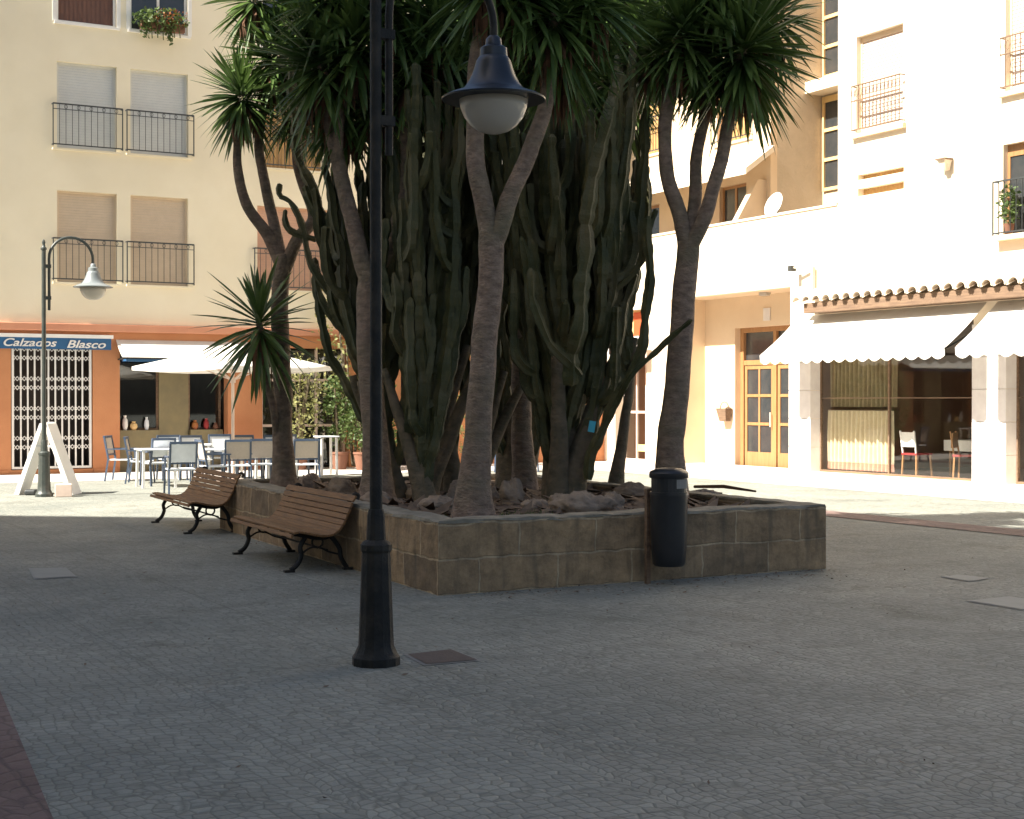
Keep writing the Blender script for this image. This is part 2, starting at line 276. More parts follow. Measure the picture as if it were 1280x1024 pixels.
# ------------------------------------------------------------------ setting
MBg=MB(); MBg.add([(-90,-60,0),(90,-60,0),(90,120,0),(-90,120,0)],[(0,1,2,3)])
tag(MBg.build('ground',M['ground']),kind='structure')
def strip(name,pts,m,z):
    b=MB(); b.add([(x,y,z) for x,y in pts],[tuple(range(len(pts)))]); return tag(b.build(name,m),kind='structure')
LANG,RANG=R(28.7),R(-61.5)
A0=Vector((-11.2,33,0)); B0=Vector((6.565,33,0))
lv=Vector((math.cos(LANG),math.sin(LANG),0)); ln=Vector((-math.sin(LANG),math.cos(LANG),0))
rv=Vector((math.cos(RANG),math.sin(RANG),0)); rn=Vector((-math.sin(RANG),math.cos(RANG),0))
def Lw(x,y): p=A0+lv*x+ln*y; return (p.x,p.y)
def Rw(x,y): p=B0+rv*x+rn*y; return (p.x,p.y)
strip('pavement',[Rw(-8.4,-3.0),Rw(14,-3.0),Rw(14,.3),Rw(-9.2,.3)],M['pale'],.004)
strip('path',[Lw(-8,-3.4),Lw(12.0,-3.4),Lw(14.9,.2),Lw(-8,.2)],M['pale'],.0035)
strip('red_paving_band',[Rw(-5.2,-7.45),Rw(16,-7.45),Rw(16,-6.75),Rw(-5.2,-6.75)],M['brickpave'],.008)
g1=ground(0,866); g2=ground(65,1024); d=(g2-g1).normalized(); w=Vector((-d.y,d.x,0))*-1.6
pa=g1-d*3.2; pb=g2+d*8
strip('red_paving_corner',[tuple((pa)[:2]),tuple((pb)[:2]),tuple((pb+w)[:2]),tuple((pa+w)[:2])],M['brickpave'],.004)

# ------------------------------------------------------------------ left building
bl=thing('apartment_building','cream apartment block with orange shopfront ground floor behind the café tables','building',A0,LANG)
rows=[(4.29,6.33),(7.28,9.21),(10.1,12.1)]
lwins=[]
for r,(z0,z1) in enumerate(rows):
    sh=[['shutbeige','shutblue','shutbrown'][r]]*2
    lwins += [(1.2,2.53,z0,z1,sh[0],r),(2.84,4.18,z0,z1,sh[1] if r<2 else 'darkglass',r)]
lwins += [(5.86,8.3,4.29,6.28,'shutpink',0),(6.05,7.5,7.2,9.2,'shutochre',1),(5.98,7.4,10.1,12.1,'darkglass',2),
          (9.3,10.7,4.29,6.3,'shutbeige',0),(9.3,10.7,7.28,9.2,'shutblue',1),(11.3,12.7,4.29,6.3,'shutbeige',0),(11.3,12.7,7.28,9.2,'shutblue',1),
          (-3.2,-1.9,4.29,6.33,'shutbeige',0),(-3.2,-1.9,7.28,9.21,'shutblue',1),(13.6,14.6,4.4,6.3,'shutbeige',0)]
wall(-9,15.9,3.36,15,[w_[:4] for w_ in lwins],.2).build('upper_wall',M['cream'],bl)
gholes=[(.2,1.98,.1,2.86),(2.59,5.13,0,2.98),(5.98,8.2,0,2.9),(9.6,11.0,0,2.5),(-4,-2,.3,2.7)]
gw=wall(-9,15.9,0,3.19,gholes,.3); gw.build('ground_floor_wall',M['orange'],bl)
MB().box(-9,15.7,-.14,.3,3.19,3.36).build('cornice',M['coral'],bl,bevel=.02)
for q in ((-9,.14),(2.0,2.55),(5.2,5.95)): MB().box(*q,-.03,.0,0,.1).build('plinth',M['orange'],bl)
MB().box(-9,15.7,.3,9,14.98,15.1).build('roof',M['cream'],bl)
def railing(b,x0,x1,z0,h,out,nb,double=True):
    for x in (x0,x1):
        b.bar((x,-out,z0),(x,-out,z0+h),.022); b.bar((x,-out,z0+h),(x,0.0,z0+h),.02); b.bar((x,-out,z0+.04),(x,0.0,z0+.04),.02)
    b.bar((x0,-out,z0+h),(x1,-out,z0+h),.03); b.bar((x0,-out,z0+.04),(x1,-out,z0+.04),.025)
    if double: b.bar((x0,-out,z0+h-.12),(x1,-out,z0+h-.12),.015)
    for i in range(1,nb):
        x=x0+(x1-x0)*i/nb; b.bar((x,-out,z0+.05),(x,-out,z0+h),.011)
        if double and i%2==0: b.tube([(x+.035*math.cos(a),-out,z0+h-.06+.045*math.sin(a)) for a in [k*math.pi/4 for k in range(9)]],.006,n=4,caps=False)
    return b
for x0,x1,z0,z1,sm,r in lwins:
    f=MB(); t=.055
    f.box(x0,x0+t,.1,.16,z0,z1).box(x1-t,x1,.1,.16,z0,z1).box(x0+t,x1-t,.1,.16,z1-t,z1).box(x0+t,x1-t,.1,.16,z0,z0+t)
    if sm=='darkglass': f.box((x0+x1)/2-.03,(x0+x1)/2+.03,.1,.15,z0+t,z1-t)
    fo=f.build('window',M['whitepaint'] if (r==2 or sm=='darkglass') else M[sm],bl)
    if sm=='darkglass':
        MB().box(x0+t,x1-t,.125,.14,z0+t,z1-t).build('pane',M['darkglass'],fo)
    else:
        s=MB()
        nsl=int((z1-z0-.1)/.06)
        if sm in('shutbrown','shutochre'): s.box(x0+t,x1-t,.12,.145,z0+t,z1-t)
        else:
            for k in range(nsl):
                zz=z0+t+k*(z1-z0-2*t)/nsl; dz=(z1-z0-2*t)/nsl
                s.add([(x0+t,.118,zz),(x1-t,.118,zz),(x1-t,.124,zz+dz*.92),(x0+t,.124,zz+dz*.92),(x0+t,.128,zz+dz),(x1-t,.128,zz+dz)],[(0,1,2,3),(3,2,5,4)])
        s.build('shutter',M[sm],fo)
    if r<2:
        railing(MB(),x0-.11,x1+.10,z0+.02,.94,.13,int((x1-x0+.25)/.135)).build('railing',M['iron'],fo)
        MB().box(x0-.1,x1+.1,-.05,.1,z0-.05,z0-.003).build('sill',M['cream'],fo)
    else:
        MB().box(x0-.06,x1+.06,-.05,.1,z0-.06,z0-.003).build('sill',M['whitepaint'],fo)
        MB().box(x0-.09,x0-.003,-.02,-.002,z0,z1+.05).build('surround',M['whitepaint'],fo); MB().box(x1+.003,x1+.09,-.02,-.002,z0,z1+.05).build('surround',M['whitepaint'],fo)
# rooms behind shop openings
def room(b,x0,x1,y0,y1,z0,z1):
    b.add([(x0,y0,z0),(x1,y0,z0),(x1,y1,z0),(x0,y1,z0),(x0,y0,z1),(x1,y0,z1),(x1,y1,z1),(x0,y1,z1)],[(0,1,2,3),(7,6,5,4),(3,2,6,7),(0,3,7,4),(1,5,6,2)])
    return b
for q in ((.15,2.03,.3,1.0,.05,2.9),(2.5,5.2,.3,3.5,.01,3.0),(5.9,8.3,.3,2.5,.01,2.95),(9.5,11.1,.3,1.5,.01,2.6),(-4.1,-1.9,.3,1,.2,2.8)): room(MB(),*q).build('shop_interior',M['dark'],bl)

# scissor gate: real lattice
g=MB(); x0,x1,z0,z1=.22,1.96,.12,2.84
g.box(x0,x0+.05,.03,.08,z0,z1).box(x1-.05,x1,.03,.08,z0,z1).box(x0+.05,x1-.05,.03,.08,z0,z0+.05).box(x0+.05,x1-.05,.03,.08,z1-.04,z1)
n=11; dx=(x1-x0-.1)/n
for i in range(1,n): g.box(x0+.05+i*dx-.017,x0+.05+i*dx+.017,.045,.065,z0+.05,z1-.04)
zz=z1-.16
while zz>z0+.05:
    for i in range(n):
        xa=x0+.05+i*dx; xb=xa+dx; xm=(xa+xb)/2
        for s_ in (-1,1):       # small diamond around the rivet
            g.bar((xa,.05,zz+s_*.15),(xm,.05,zz+s_*.05),.016,.012); g.bar((xm,.058,zz+s_*.05),(xb,.058,zz+s_*.15),.016,.012)
            g.bar((xa,.05,zz+s_*.045),(xm,.05,zz+s_*.15),.016,.012); g.bar((xm,.058,zz+s_*.15),(xb,.058,zz+s_*.045),.016,.012)
    zz-=.66
g.build('security_gate',M['whitepaint'],bl)
# café front: window frames, pier, counter
f=MB(); f.box(2.62,5.1,.45,.5,.95,1.0)
for x in (2.62,3.55): f.box(x,x+.05,.45,.5,1.0,2.9)
for x in (4.3,5.05): f.box(x,x+.05,.45,.5,1.0,2.9)
cw=f.build('shop_window',M['darkwood'],bl); MB().box(2.67,3.55,.47,.478,1.0,2.9).box(4.35,5.05,.47,.478,1.0,2.9).build('pane',M['glass'],cw)
MB().box(3.6,4.3,.4,.55,0,2.95).build('pier',M['olive'],bl)
MB().box(2.62,3.58,.28,.5,0,.95).build('stall_riser',M['olive'],bl); MB().box(4.32,5.1,.28,.5,0,.95).build('stall_riser',M['olive'],bl)
f=MB()
for x in (6.0,6.7,7.4,8.12): f.box(x,x+.06,.2,.26,0,2.88)
f.box(6.06,8.12,.2,.26,1.0,1.06).box(6.06,8.12,.2,.26,2.1,2.16); w2=f.build('shop_window',M['umbpole'],bl)
MB().box(6.06,8.12,.225,.235,0.05,2.85).build('pane',M['glass'],w2)
# arched white niche seen between the trunks
a=MB(); pts=[]
for k in range(13):
    an=math.pi*k/12; pts.append((12.45+.42*math.cos(an),2.25+.5*math.sin(an)))
outer=[(12.95,1.15)]+[(12.45+.5*math.cos(math.pi*k/12),2.25+.6*math.sin(math.pi*k/12)) for k in range(13)]+[(11.95,1.15)]
inner=[(12.75,1.3)]+[(12.45+.3*math.cos(math.pi*k/12),2.2+.38*math.sin(math.pi*k/12)) for k in range(13)]+[(12.15,1.3)]
nn=len(outer); vs=[(x,-.05,z) for x,z in outer]+[(x,-.05,z) for x,z in inner]+[(x,.0,z) for x,z in outer]
a.add(vs,[(i,(i+1)%nn,nn+(i+1)%nn,nn+i) for i in range(nn)]+[(i,2*nn+i,2*nn+(i+1)%nn,(i+1)%nn) for i in range(nn)])
ar=a.build('arched_surround',M['marble'],bl); b_=MB(); b_.add([(x,-.02,z) for x,z in inner],[tuple(reversed(range(nn)))]); b_.build('pane',M['darkglass'],ar)

for k,(x,h,rr_,mm,lab) in enumerate(((2.80,.34,.07,'whitepaint','white vase on the left end of the café window ledge'),(3.0,.2,.09,'yellowpanel','squat yellow pot second from the left on the café window ledge'),(3.3,.3,.06,'chairwhite','slender pale vase on the café window ledge left of the olive pier'),
    (4.45,.22,.08,'flower','orange pot on the café window ledge right of the olive pier'),(4.72,.26,.07,'red','red vase near the right end of the café window ledge'),(4.95,.16,.07,'terracotta','small brown pot on the right end of the café window ledge'))):
    v=MB().lathe([(rr_*.6,0),(rr_,h*.35),(rr_*.85,h*.7),(rr_*.4,h*.85),(rr_*.55,h)],16).build('ledge_vase',M[mm]); v.location=(*Lw(x,.37),.951); tag(v,lab,'vase','pots on the café window ledge')
# shop sign with lettering
def text_mesh(txt,size,shear=.0,bold=.0,ext=.004,spacing=1.):
    cu=bpy.data.curves.new('t','FONT'); cu.body=txt; cu.size=size; cu.shear=shear; cu.offset=bold; cu.extrude=ext; cu.space_character=spacing
    o=bpy.data.objects.new('t',cu); COL.objects.link(o); dg=bpy.context.evaluated_depsgraph_get(); me=bpy.data.meshes.new_from_object(o.evaluated_get(dg)); bpy.data.objects.remove(o); bpy.data.curves.remove(cu)
    return me
def text_part(txt,parent,loc,size,m,shear=0,bold=0,spacing=1.,width=None):
    me=text_mesh(txt,size,shear,bold,spacing=spacing); me.name='lettering'; me.materials.clear(); me.materials.append(m)
    o=bpy.data.objects.new('lettering',me); COL.objects.link(o); o.parent=parent; o.location=loc; o.rotation_euler=(R(90),0,0)
    if width:
        xs=[v.co.x for v in me.vertices]; o.scale=(width/(max(xs)-min(xs)),1,1)
    return o
sg=thing('shop_sign','long blue shop sign with white slanted lettering above the white lattice gate','shop sign',(*Lw(-1.0,-.05),2.78),LANG)
MB().box(0,3.36,-.1,.05,0,.25).build('panel',M['valanceblue'],sg)
MB().box(-.03,3.4,-.14,.05,.25,.33).build('top_ledge',M['whitepaint'],sg)
text_part('Calzados',sg,(.98,-.112,.055),.24,M['letter'],.3,.004,width=1.14)
text_part('Blasco',sg,(2.36,-.112,.035),.24,M['letter'],.3,.004,width=.86)

# left awning
def awning(label,x0,x1,y,zt,zf,e,origin,rot,group=None,scallop=.2,val=.14,sw=.33):
    t=thing('awning',label,'awning',origin,rot,group)
    m=MB(); nseg=10
    vs=[];
    for i in range(nseg+1):
        k=i/nseg; 
        for j in range(2):
            vs.append((x0 if j==0 else x1,-y-e*k,zt+(zf-zt)*k-.04*math.sin(math.pi*k)))
    m.add(vs,[(2*i,2*i+1,2*i+3,2*i+2) for i in range(nseg)],True)
    b=len(vs)
    m.add([(v[0],v[1],v[2]-.012) for v in vs],[(2*i+2,2*i+3,2*i+1,2*i) for i in range(nseg)],True)
    m.build('canopy',M['awn'],t)
    v=MB(); n=max(2,int((x1-x0)/sw)); ks=6; yy=-y-e
    for i in range(n*ks):
        a=x0+(x1-x0)*i/(n*ks); b2=x0+(x1-x0)*(i+1)/(n*ks)
        za=zf-val-scallop*.35*abs(math.sin(math.pi*i/ks)); zb=zf-val-scallop*.35*abs(math.sin(math.pi*(i+1)/ks))
        v.add([(a,yy-.004,zf),(b2,yy-.004,zf),(b2,yy+.01,zb),(a,yy+.01,za)],[(0,1,2,3)])
    if scallop: v.build('valance',M['awn'],t)
    r=MB(); r.tube([(x0,-y-e+.02,zf-.01),(x1,-y-e+.02,zf-.01)],.022,n=8)
    for x in (x0+.05,x1-.05): r.bar((x,-y,zt-.45),(x,-y-e+.03,zf-.02),.03)
    r.build('frame',M['darkiron'],t)
    return t
aw=awning('white sloping canvas awning above the café window in the orange wall',2.5,5.75,.02,3.02,2.6,.62,(A0.x,A0.y,0),LANG,scallop=0)
MB().box(2.62,5.7,-.5,-.06,2.52,2.62).build('roller_box',M['valanceblue'],aw)

# flower box in the third floor window
fp=thing('flower_box','orange flowering plants trailing over the sill of a third floor window','plant',(*Lw(3.5,-.02),10.1),LANG)
MB().box(-.45,.55,-.2,-.03,.02,.2).build('trough',M['terracotta'],fp)
def leafcloud(n,center,rad,size,seed,flat=.5,shape=None):
    rnd=random.Random(seed); m=MB()
    for i in range(n):
        for _ in range(20):
            p=Vector((rnd.uniform(-1,1),rnd.uniform(-1,1),rnd.uniform(-1,1)))
            if p.length<=1 and p.length>.25 and noise.noise(p*2.3+Vector((seed,0,0)))>-.12: break
        p=Vector((p.x*rad[0],p.y*rad[1],p.z*rad[2]))+Vector(center)
        s=size*rnd.uniform(.6,1.3); ax=Vector((rnd.gauss(0,1),rnd.gauss(0,1),rnd.gauss(0,.7))).normalized(); bx=ax.cross(Vector((rnd.gauss(0,1),rnd.gauss(0,1),rnd.gauss(0,1)))).normalized()
        m.add([p,p+ax*s*.5+bx*s*.28,p+ax*s,p+ax*s*.5-bx*s*.28],[(0,1,2,3)])
    return m
leafcloud(520,(.0,-.17,.24),(.66,.2,.3),.11,5).build('foliage',M['bush'],fp)
leafcloud(150,(.22,-.22,.34),(.45,.17,.2),.07,6).build('flowers',M['flower'],fp)
tr=MB()
rnd=random.Random(3)
for k in range(7):
    x=-.4+k*.13; tr.tube([(x,-.2,.2),(x+.03,-.24,.05),(x+.05,-.22,-.12-rnd.random()*.15)],.012,n=4)
tr.build('stems',M['bush'],fp); leafcloud(90,(-.36,-.22,-.02),(.09,.06,.2),.08,8).build('trailing_leaves',M['bush'],fp); leafcloud(90,(.2,-.22,-.06),(.07,.06,.22),.08,9).build('trailing_leaves',M['bush'],fp)

# ------------------------------------------------------------------ right building
br_=thing('corner_building','white rendered apartment block with arcade entrance, restaurant windows and clay tile ledge','building',B0,RANG)
low=[(-8.0,-6.5,0,4.0),(-5.4,-.72,0,4.18),(0,4.77,.07,3.3),(5.6,10.2,.07,3.3)]
wall(-8.75,13,0,4.4,low,.25).build('lower_wall',M['white'],br_)
wall(-8.75,.87,4.4,5.82,[],.25).build('terrace_parapet',M['white'],br_)
MB().box(-8.75,.85,-.03,.28,5.82,5.87).build('coping',M['white'],br_)
up=[(1.45,2.84,7.25,9.29),(1.5,2.87,6.27,6.38),(1.5,2.87,5.93,6.09),(5.55,7.1,7.4,9.4),(5.5,7.0,4.72,6.42),(1.45,2.84,10.35,12.3),(5.55,7.1,10.4,12.4)]
wall(.87,13,4.4,15,up,.22).build('upper_wall',M['white'],br_)
MB().box(.87,1.07,.22,9,4.4,15).build('end_wall',M['white'],br_)
MB().box(.87,13,.22,9,14.98,15.1).build('roof',M['white'],br_)
MB().box(-8.6,.86,.25,4.0,4.9,5.0).build('terrace_floor',M['floor'],br_)
# set back walls above the terrace
XS=-2.95
wall(-9.4,XS,5.0,15,[(-5.1,-3.75,8.1,9.9),(-8.6,-7.4,8.3,10.2),(-8.9,-7.7,5.0,6.9),(-5.0,-3.9,5.0,7.0)],.2,y0=1.2).build('setback_wall',M['peach'],br_)
MB().box(XS-.2,XS,1.4,2.8,5.0,15).build('setback_side_wall',M['beige'],br_)
wall(XS,.87,5.0,15,[(-2.9,-2.1,6.75,9.05),(-2.9,-2.1,9.5,12.6)],.15,y0=2.8).build('stair_wall',M['beige'],br_)
MB().box(-3.25,-1.6,2.25,2.8,9.1,9.38).build('ledge',M['white'],br_)
for za,zb in ((6.75,9.05),(9.5,12.6)):
    f=MB(); f.box(-2.9,-2.84,2.74,2.86,za,zb).box(-2.2,-2.1,2.7,2.86,za,zb)
    z=za
    while z<zb-.1: f.box(-2.84,-2.2,2.75,2.84,z,z+.08); z+=.72
    f.box(-2.84,-2.2,2.75,2.84,zb-.07,zb)
    fo=f.build('stair_window',M['yellowpanel'],br_); MB().box(-2.84,-2.2,2.79,2.8,za+.05,zb-.05).build('pane',M['darkglass'],fo)
dsh=thing('satellite_dish','round white satellite dish standing behind the terrace parapet','satellite dish',(*Rw(-1.8,.42),5.8),RANG)
MB().lathe([(0,-.05),(.12,-.04),(.22,-.01),(.30,.04),(.302,.05),(.22,.01),(.12,-.02),(0,-.03)],24,Matrix.Translation((0,0,.35))@Matrix.Rotation(R(70),4,'X')).build('reflector',M['whitepaint'],dsh)
MB().tube([(0,.08,-.8),(0,.08,.35)],.02,n=8).tube([(0,0,.05),(0,-.3,.2)],.01,n=6).build('mast',M['iron'],dsh)
# terrace canopy and its sloping parapet
c=MB(); c.add([(-9.2,.35,7.15),(XS+.15,.35,7.15),(XS+.15,1.2,7.75),(-9.2,1.2,7.75),(-9.2,.35,7.0),(XS+.15,.35,7.0),(XS+.15,1.2,7.6),(-9.2,1.2,7.6)],[(0,1,2,3),(7,6,5,4),(0,4,5,1),(1,5,6,2),(3,7,4,0)])
c.build('terrace_canopy',M['white'],br_)
c=MB(); c.add([(XS-.35,.3,5.0),(XS-.35,1.2,5.0),(XS-.35,1.2,6.95),(XS-.35,.95,6.95),(XS-.35,.3,5.9),(XS-.15,.3,5.0),(XS-.15,1.2,5.0),(XS-.15,1.2,6.95),(XS-.15,.95,6.95),(XS-.15,.3,5.9)],[(4,3,2,1,0),(5,6,7,8,9),(0,5,9,4),(4,9,8,3),(3,8,7,2)])
c.build('terrace_divider',M['peach'],br_)
for x0,x1,z0,z1 in ((-5.1,-3.75,8.1,9.9),(-8.6,-7.4,8.3,10.2)):
    f=MB().box(x0,x0+.06,1.3,1.36,z0,z1).box(x1-.06,x1,1.3,1.36,z0,z1).box(x0+.06,x1-.06,1.3,1.36,z1-.06,z1)
    fo=f.build('window',M['doorwood'],br_); MB().box(x0+.06,x1-.06,1.32,1.345,z0,z1-.06).build('shutter',M['shutochre'],fo)
    rr=MB(); railing(rr,x0-.1,x1+.1,z0,.95,.12,11); 
    rr.v=[(v[0],v[1]+1.2,v[2]) for v in rr.v]; rr.build('railing',M['iron'],fo)
for x0,x1,z1 in ((-8.9,-7.7,6.9),(-5.0,-3.9,7.0)):
    f=MB().box(x0,x0+.07,1.3,1.36,5.0,z1).box(x1-.07,x1,1.3,1.36,5.0,z1).box(x0+.07,x1-.07,1.3,1.36,z1-.07,z1).box((x0+x1)/2-.04,(x0+x1)/2+.04,1.3,1.35,5.0,z1-.07)
    fo=f.build('terrace_door',M['doorwood'],br_); MB().box(x0+.07,x1-.07,1.32,1.34,5.0,z1-.07).build('pane',M['darkglass'],fo)
# main facade windows
def rwin(x0,x1,z0,z1,rail=True,pane='shutwhite'):
    f=MB(); t=.05; f.box(x0,x0+t,.12,.18,z0,z1).box(x1-t,x1,.12,.18,z0,z1).box(x0+t,x1-t,.12,.18,z1-.12,z1).box(x0+t,x1-t,.12,.18,z0,z0+t)
    fo=f.build('window',M['peach'],br_)
    s=MB(); n=int((z1-z0-.17)/.07)
    for k in range(n):
        dz=(z1-z0-.17)/n; zz=z0+t+k*dz
        s.add([(x0+t,.135,zz),(x1-t,.135,zz),(x1-t,.145,zz+dz*.9),(x0+t,.145,zz+dz*.9),(x0+t,.16,zz+dz),(x1-t,.16,zz+dz)],[(0,1,2,3),(3,2,5,4)])
    s.build('shutter',M[pane],fo)
    MB().box(x0-.1,x1+.1,-.1,.12,z0-.1,z0-.003).build('sill',M['peach'],fo)
    if rail:
        rr=MB(); a,b=x0+.0,x1+.05; o=.14; h=.98
        for z in (z0+.06,z0+h*.68,z0+h): rr.bar((a,-o,z),(b,-o,z),.025)
        nb=13
        for i in range(nb+1):
            x=a+(b-a)*i/nb; rr.bar((x,-o,z0+.05),(x,-o,z0+h),.013)
            if i<nb:
                xm=x+(b-a)/nb/2
                rr.tube([(xm+.04*math.cos(q),-o,z0+h*.84+.09*math.sin(q)) for q in [j*math.pi/4 for j in range(9)]],.006,n=4,caps=False)
        for x in (a,b): rr.bar((x,-o,z0+h),(x,0,z0+h),.02); rr.bar((x,-o,z0+.06),(x,0,z0+.06),.02)
        rr.build('railing',M['darkwood'],fo)
M['shutwhite']=mat('pale pink roller shutter',(.66,.54,.46),(.62,.50,.42),rough=.6,scale=5)
rwin(1.45,2.84,7.25,9.29); rwin(5.55,7.1,7.4,9.4); rwin(1.45,2.84,10.35,12.3); rwin(5.55,7.1,10.4,12.4)
for z0,z1 in ((6.27,6.38),(5.93,6.09)):
    fo=MB().box(1.5,2.87,.16,.2,z0,z1).build('vent_window',M['shutochre'],br_)
f=MB().box(5.5,5.56,.12,.18,4.72,6.42).box(6.94,7.0,.12,.18,4.72,6.42).box(5.56,6.94,.12,.18,6.2,6.42).box(6.2,6.27,.12,.18,4.72,6.2); fo=f.build('window',M['doorwood'],br_)
MB().box(5.56,6.94,.14,.16,4.72,6.2).build('pane',M['darkglass'],fo)
MB().box(5.4,7.1,-.18,.12,4.62,4.717).build('sill',M['peach'],fo)
rr=MB(); railing(rr,5.4,7.1,4.72,1.0,.16,12,False); rr.build('railing',M['iron'],fo)
pl=thing('balcony_plant','leafy green potted plant behind the railing of the low window at far right','plant',(*Rw(5.72,-.08),4.72),RANG)
MB().lathe([(.07,0),(.1,.18),(.11,.2)],12).build('pot',M['terracotta'],pl); leafcloud(240,(.0,0,.52),(.22,.1,.42),.1,11).build('foliage',M['bush'],pl)
# arcade interior
YD=1.05
wall(-5.4,-.72,0,4.3,[(-4.15,-1.45,0,3.42)],.2,y0=YD).build('arcade_back_wall',M['peach'],br_)
MB().box(-5.5,-5.4,.25,YD,0,4.3).build('arcade_side_wall',M['peach'],br_); MB().box(-.72,-.62,.25,YD,0,4.3).build('arcade_side_wall',M['peach'],br_)
MB().box(-5.4,-.72,.25,YD,4.18,4.3).build('arcade_ceiling',M['peach'],br_)
MB().lathe([(.12,4.1),(.14,4.13),(.14,4.18)],16,Matrix.Translation((-2.4,.6,0))).build('ceiling_light',M['globe'],br_)
MB().box(-3.0,-2.75,YD-.03,YD-.002,3.55,3.85).build('house_number_plate',M['marble'],br_)
d=MB(); y=YD+.22
for a,b in ((-4.15,-4.02),(-2.86,-2.74),(-1.58,-1.45)): d.box(a,b,y-.06,y+.06,0,3.42)
d.box(-4.02,-2.86,y-.06,y+.06,3.3,3.42).box(-2.74,-1.58,y-.06,y+.06,3.3,3.42).box(-4.02,-2.86,y-.05,y+.05,2.5,2.62).box(-2.74,-1.58,y-.05,y+.05,2.5,2.62)
do=d.build('entrance_door',M['doorwood'],br_,bevel=.006)
d=MB()
for a,b in ((-4.0,-2.88),(-2.72,-1.6)):
    d.box(a,a+.09,y-.03,y+.03,.03,2.49).box(b-.09,b,y-.03,y+.03,.03,2.49).box((a+b)/2-.03,(a+b)/2+.03,y-.025,y+.025,.38,2.4)
    for z,h in ((.03,.35),(1.03,.07),(1.72,.07),(2.4,.09)): d.box(a+.09,b-.09,y-.027,y+.027,z,z+h)
d.build('door_leaf',M['doorwood'],do); MB().box(-4.0,-1.6,y-.006,y+.006,.35,2.45).build('pane',M['darkglass'],do)
MB().box(-4.0,-1.6,y+.01,y+.016,2.6,3.3).build('transom_pane',M['darkglass'],do)
MB().tube([(-2.93,y-.09,1.0),(-2.93,y-.09,1.35)],.015,n=8).build('handle',M['umbpole'],do)
# basket mailbox on arcade wall
bk=thing('wall_basket','small dark wicker basket hung on the lit wall beside the wooden entrance door','basket',(*Rw(-4.42,YD-.02),1.12),RANG)
MB().add([(-.13,-.02,0),(.13,-.02,0),(.13,-.16,0),(-.13,-.16,0),(-.2,0,.32),(.2,0,.32),(.2,-.22,.32),(-.2,-.22,.32)],[(0,1,2,3),(0,4,5,1),(1,5,6,2),(2,6,7,3),(3,7,4,0)]).build('body',M['darkwood'],bk)
MB().tube([(.17*math.cos(a),-.1,.32+.16*math.sin(a)) for a in [k*math.pi/10 for k in range(11)]],.012,n=6).build('handle',M['darkwood'],bk)
# shop at the inner corner
MB().box(-8.0,-6.5,.25,.27,2.95,4.0).build('fascia',M['yellowpanel'],br_); MB().box(-7.45,-6.5,.22,.248,3.0,3.95).build('red_panel',M['redpanel'],br_)
d=MB()
for x in (-8.0,-7.42,-6.98,-6.55): d.box(x,x+.05,.28,.34,0,2.95)
d.box(-7.95,-6.55,.28,.34,2.88,2.95).box(-7.95,-6.55,.28,.34,0,.1).box(-7.95,-6.55,.285,.335,1.3,1.36)
sd=d.build('shop_door',M['umbpole'],br_); MB().box(-7.95,-6.55,.305,.315,.1,2.88).build('pane',M['glass'],sd)
MB().box(-7.35,-6.6,.29,.303,.3,.48).build('sticker_band',M['yellowpanel'],sd)
rb=MB(); room(rb,-8.05,-6.4,.345,3,.01,3.0); rb.build('shop_interior',M['brownwall'],br_)
ss=thing('projecting_sign','black framed shop sign with amber cross figure above the corner shop door','sign',(*Rw(-7.0,-.35),2.78),RANG)
MB().box(-.75,.75,-.06,.06,0,.5).build('casing',M['marble'],ss,bevel=.03); MB().box(-.66,.66,-.066,-.05,.06,.44).build('face',M['black'],ss)
MB().box(-.37,-.33,-.075,-.067,.1,.4).box(-.45,-.25,-.075,-.067,.28,.31).box(-.45,-.25,-.075,-.067,.14,.17).build('figure',M['amber'],ss)
MB().box(.1,.5,-.075,-.067,.28,.33).box(.1,.42,-.075,-.067,.16,.2).box(-.2,-.05,-.075,-.067,.12,.2).build('marks',M['letter'],ss)
MB().box(-.02,.02,.06,.35,.2,.3).build('bracket',M['iron'],ss)
# columns in stone cladding
for a,b in ((-.72,0),(4.77,5.6),(10.2,11)):
    c=MB(); z=.0
    for h in (.62,.62,.62,.62,.62): c.box(a-.01,b+.01,-.035,.26,z,z+h-.008); z+=h
    c.build('column',M['marble'],br_,bevel=.004)
MB().box(-.1,11,-.12,.25,0,.068).build('threshold',M['marble'],br_)
MB().box(-5.5,-.6,-.14,1.0,0,.05).build('doorstep',M['marble'],br_)
# restaurant room
rb=MB(); room(rb,-.3,11,.27,5.5,.05,3.35); rb.build('restaurant_interior',M['brownwall'],br_)
MB().box(-.3,11,.3,5.4,.052,.065).build('restaurant_floor',M['floor'],br_)
MB().box(2.6,3.9,5.3,5.45,.9,2.4).box(5.5,6.6,5.3,5.45,.9,2.4).build('wall_cabinet',M['dark'],br_)
for a,b in ((0,4.77),(5.6,10.2)):
    f=MB().box(a,b,.24,.3,.07,.12).box(a,b,.24,.3,3.24,3.3).box(a,a+.04,.24,.3,.12,3.24).box(b-.04,b,.24,.3,.12,3.24).box(a+.04,b-.04,.245,.295,1.68,1.7)
    mid=a+2.15; f.box(mid,mid+.04,.24,.3,.12,3.24)
    fo=f.build('restaurant_window',M['darkwood'],br_); MB().box(a+.04,b-.04,.265,.275,.12,3.24).build('pane',M['glass'],fo)
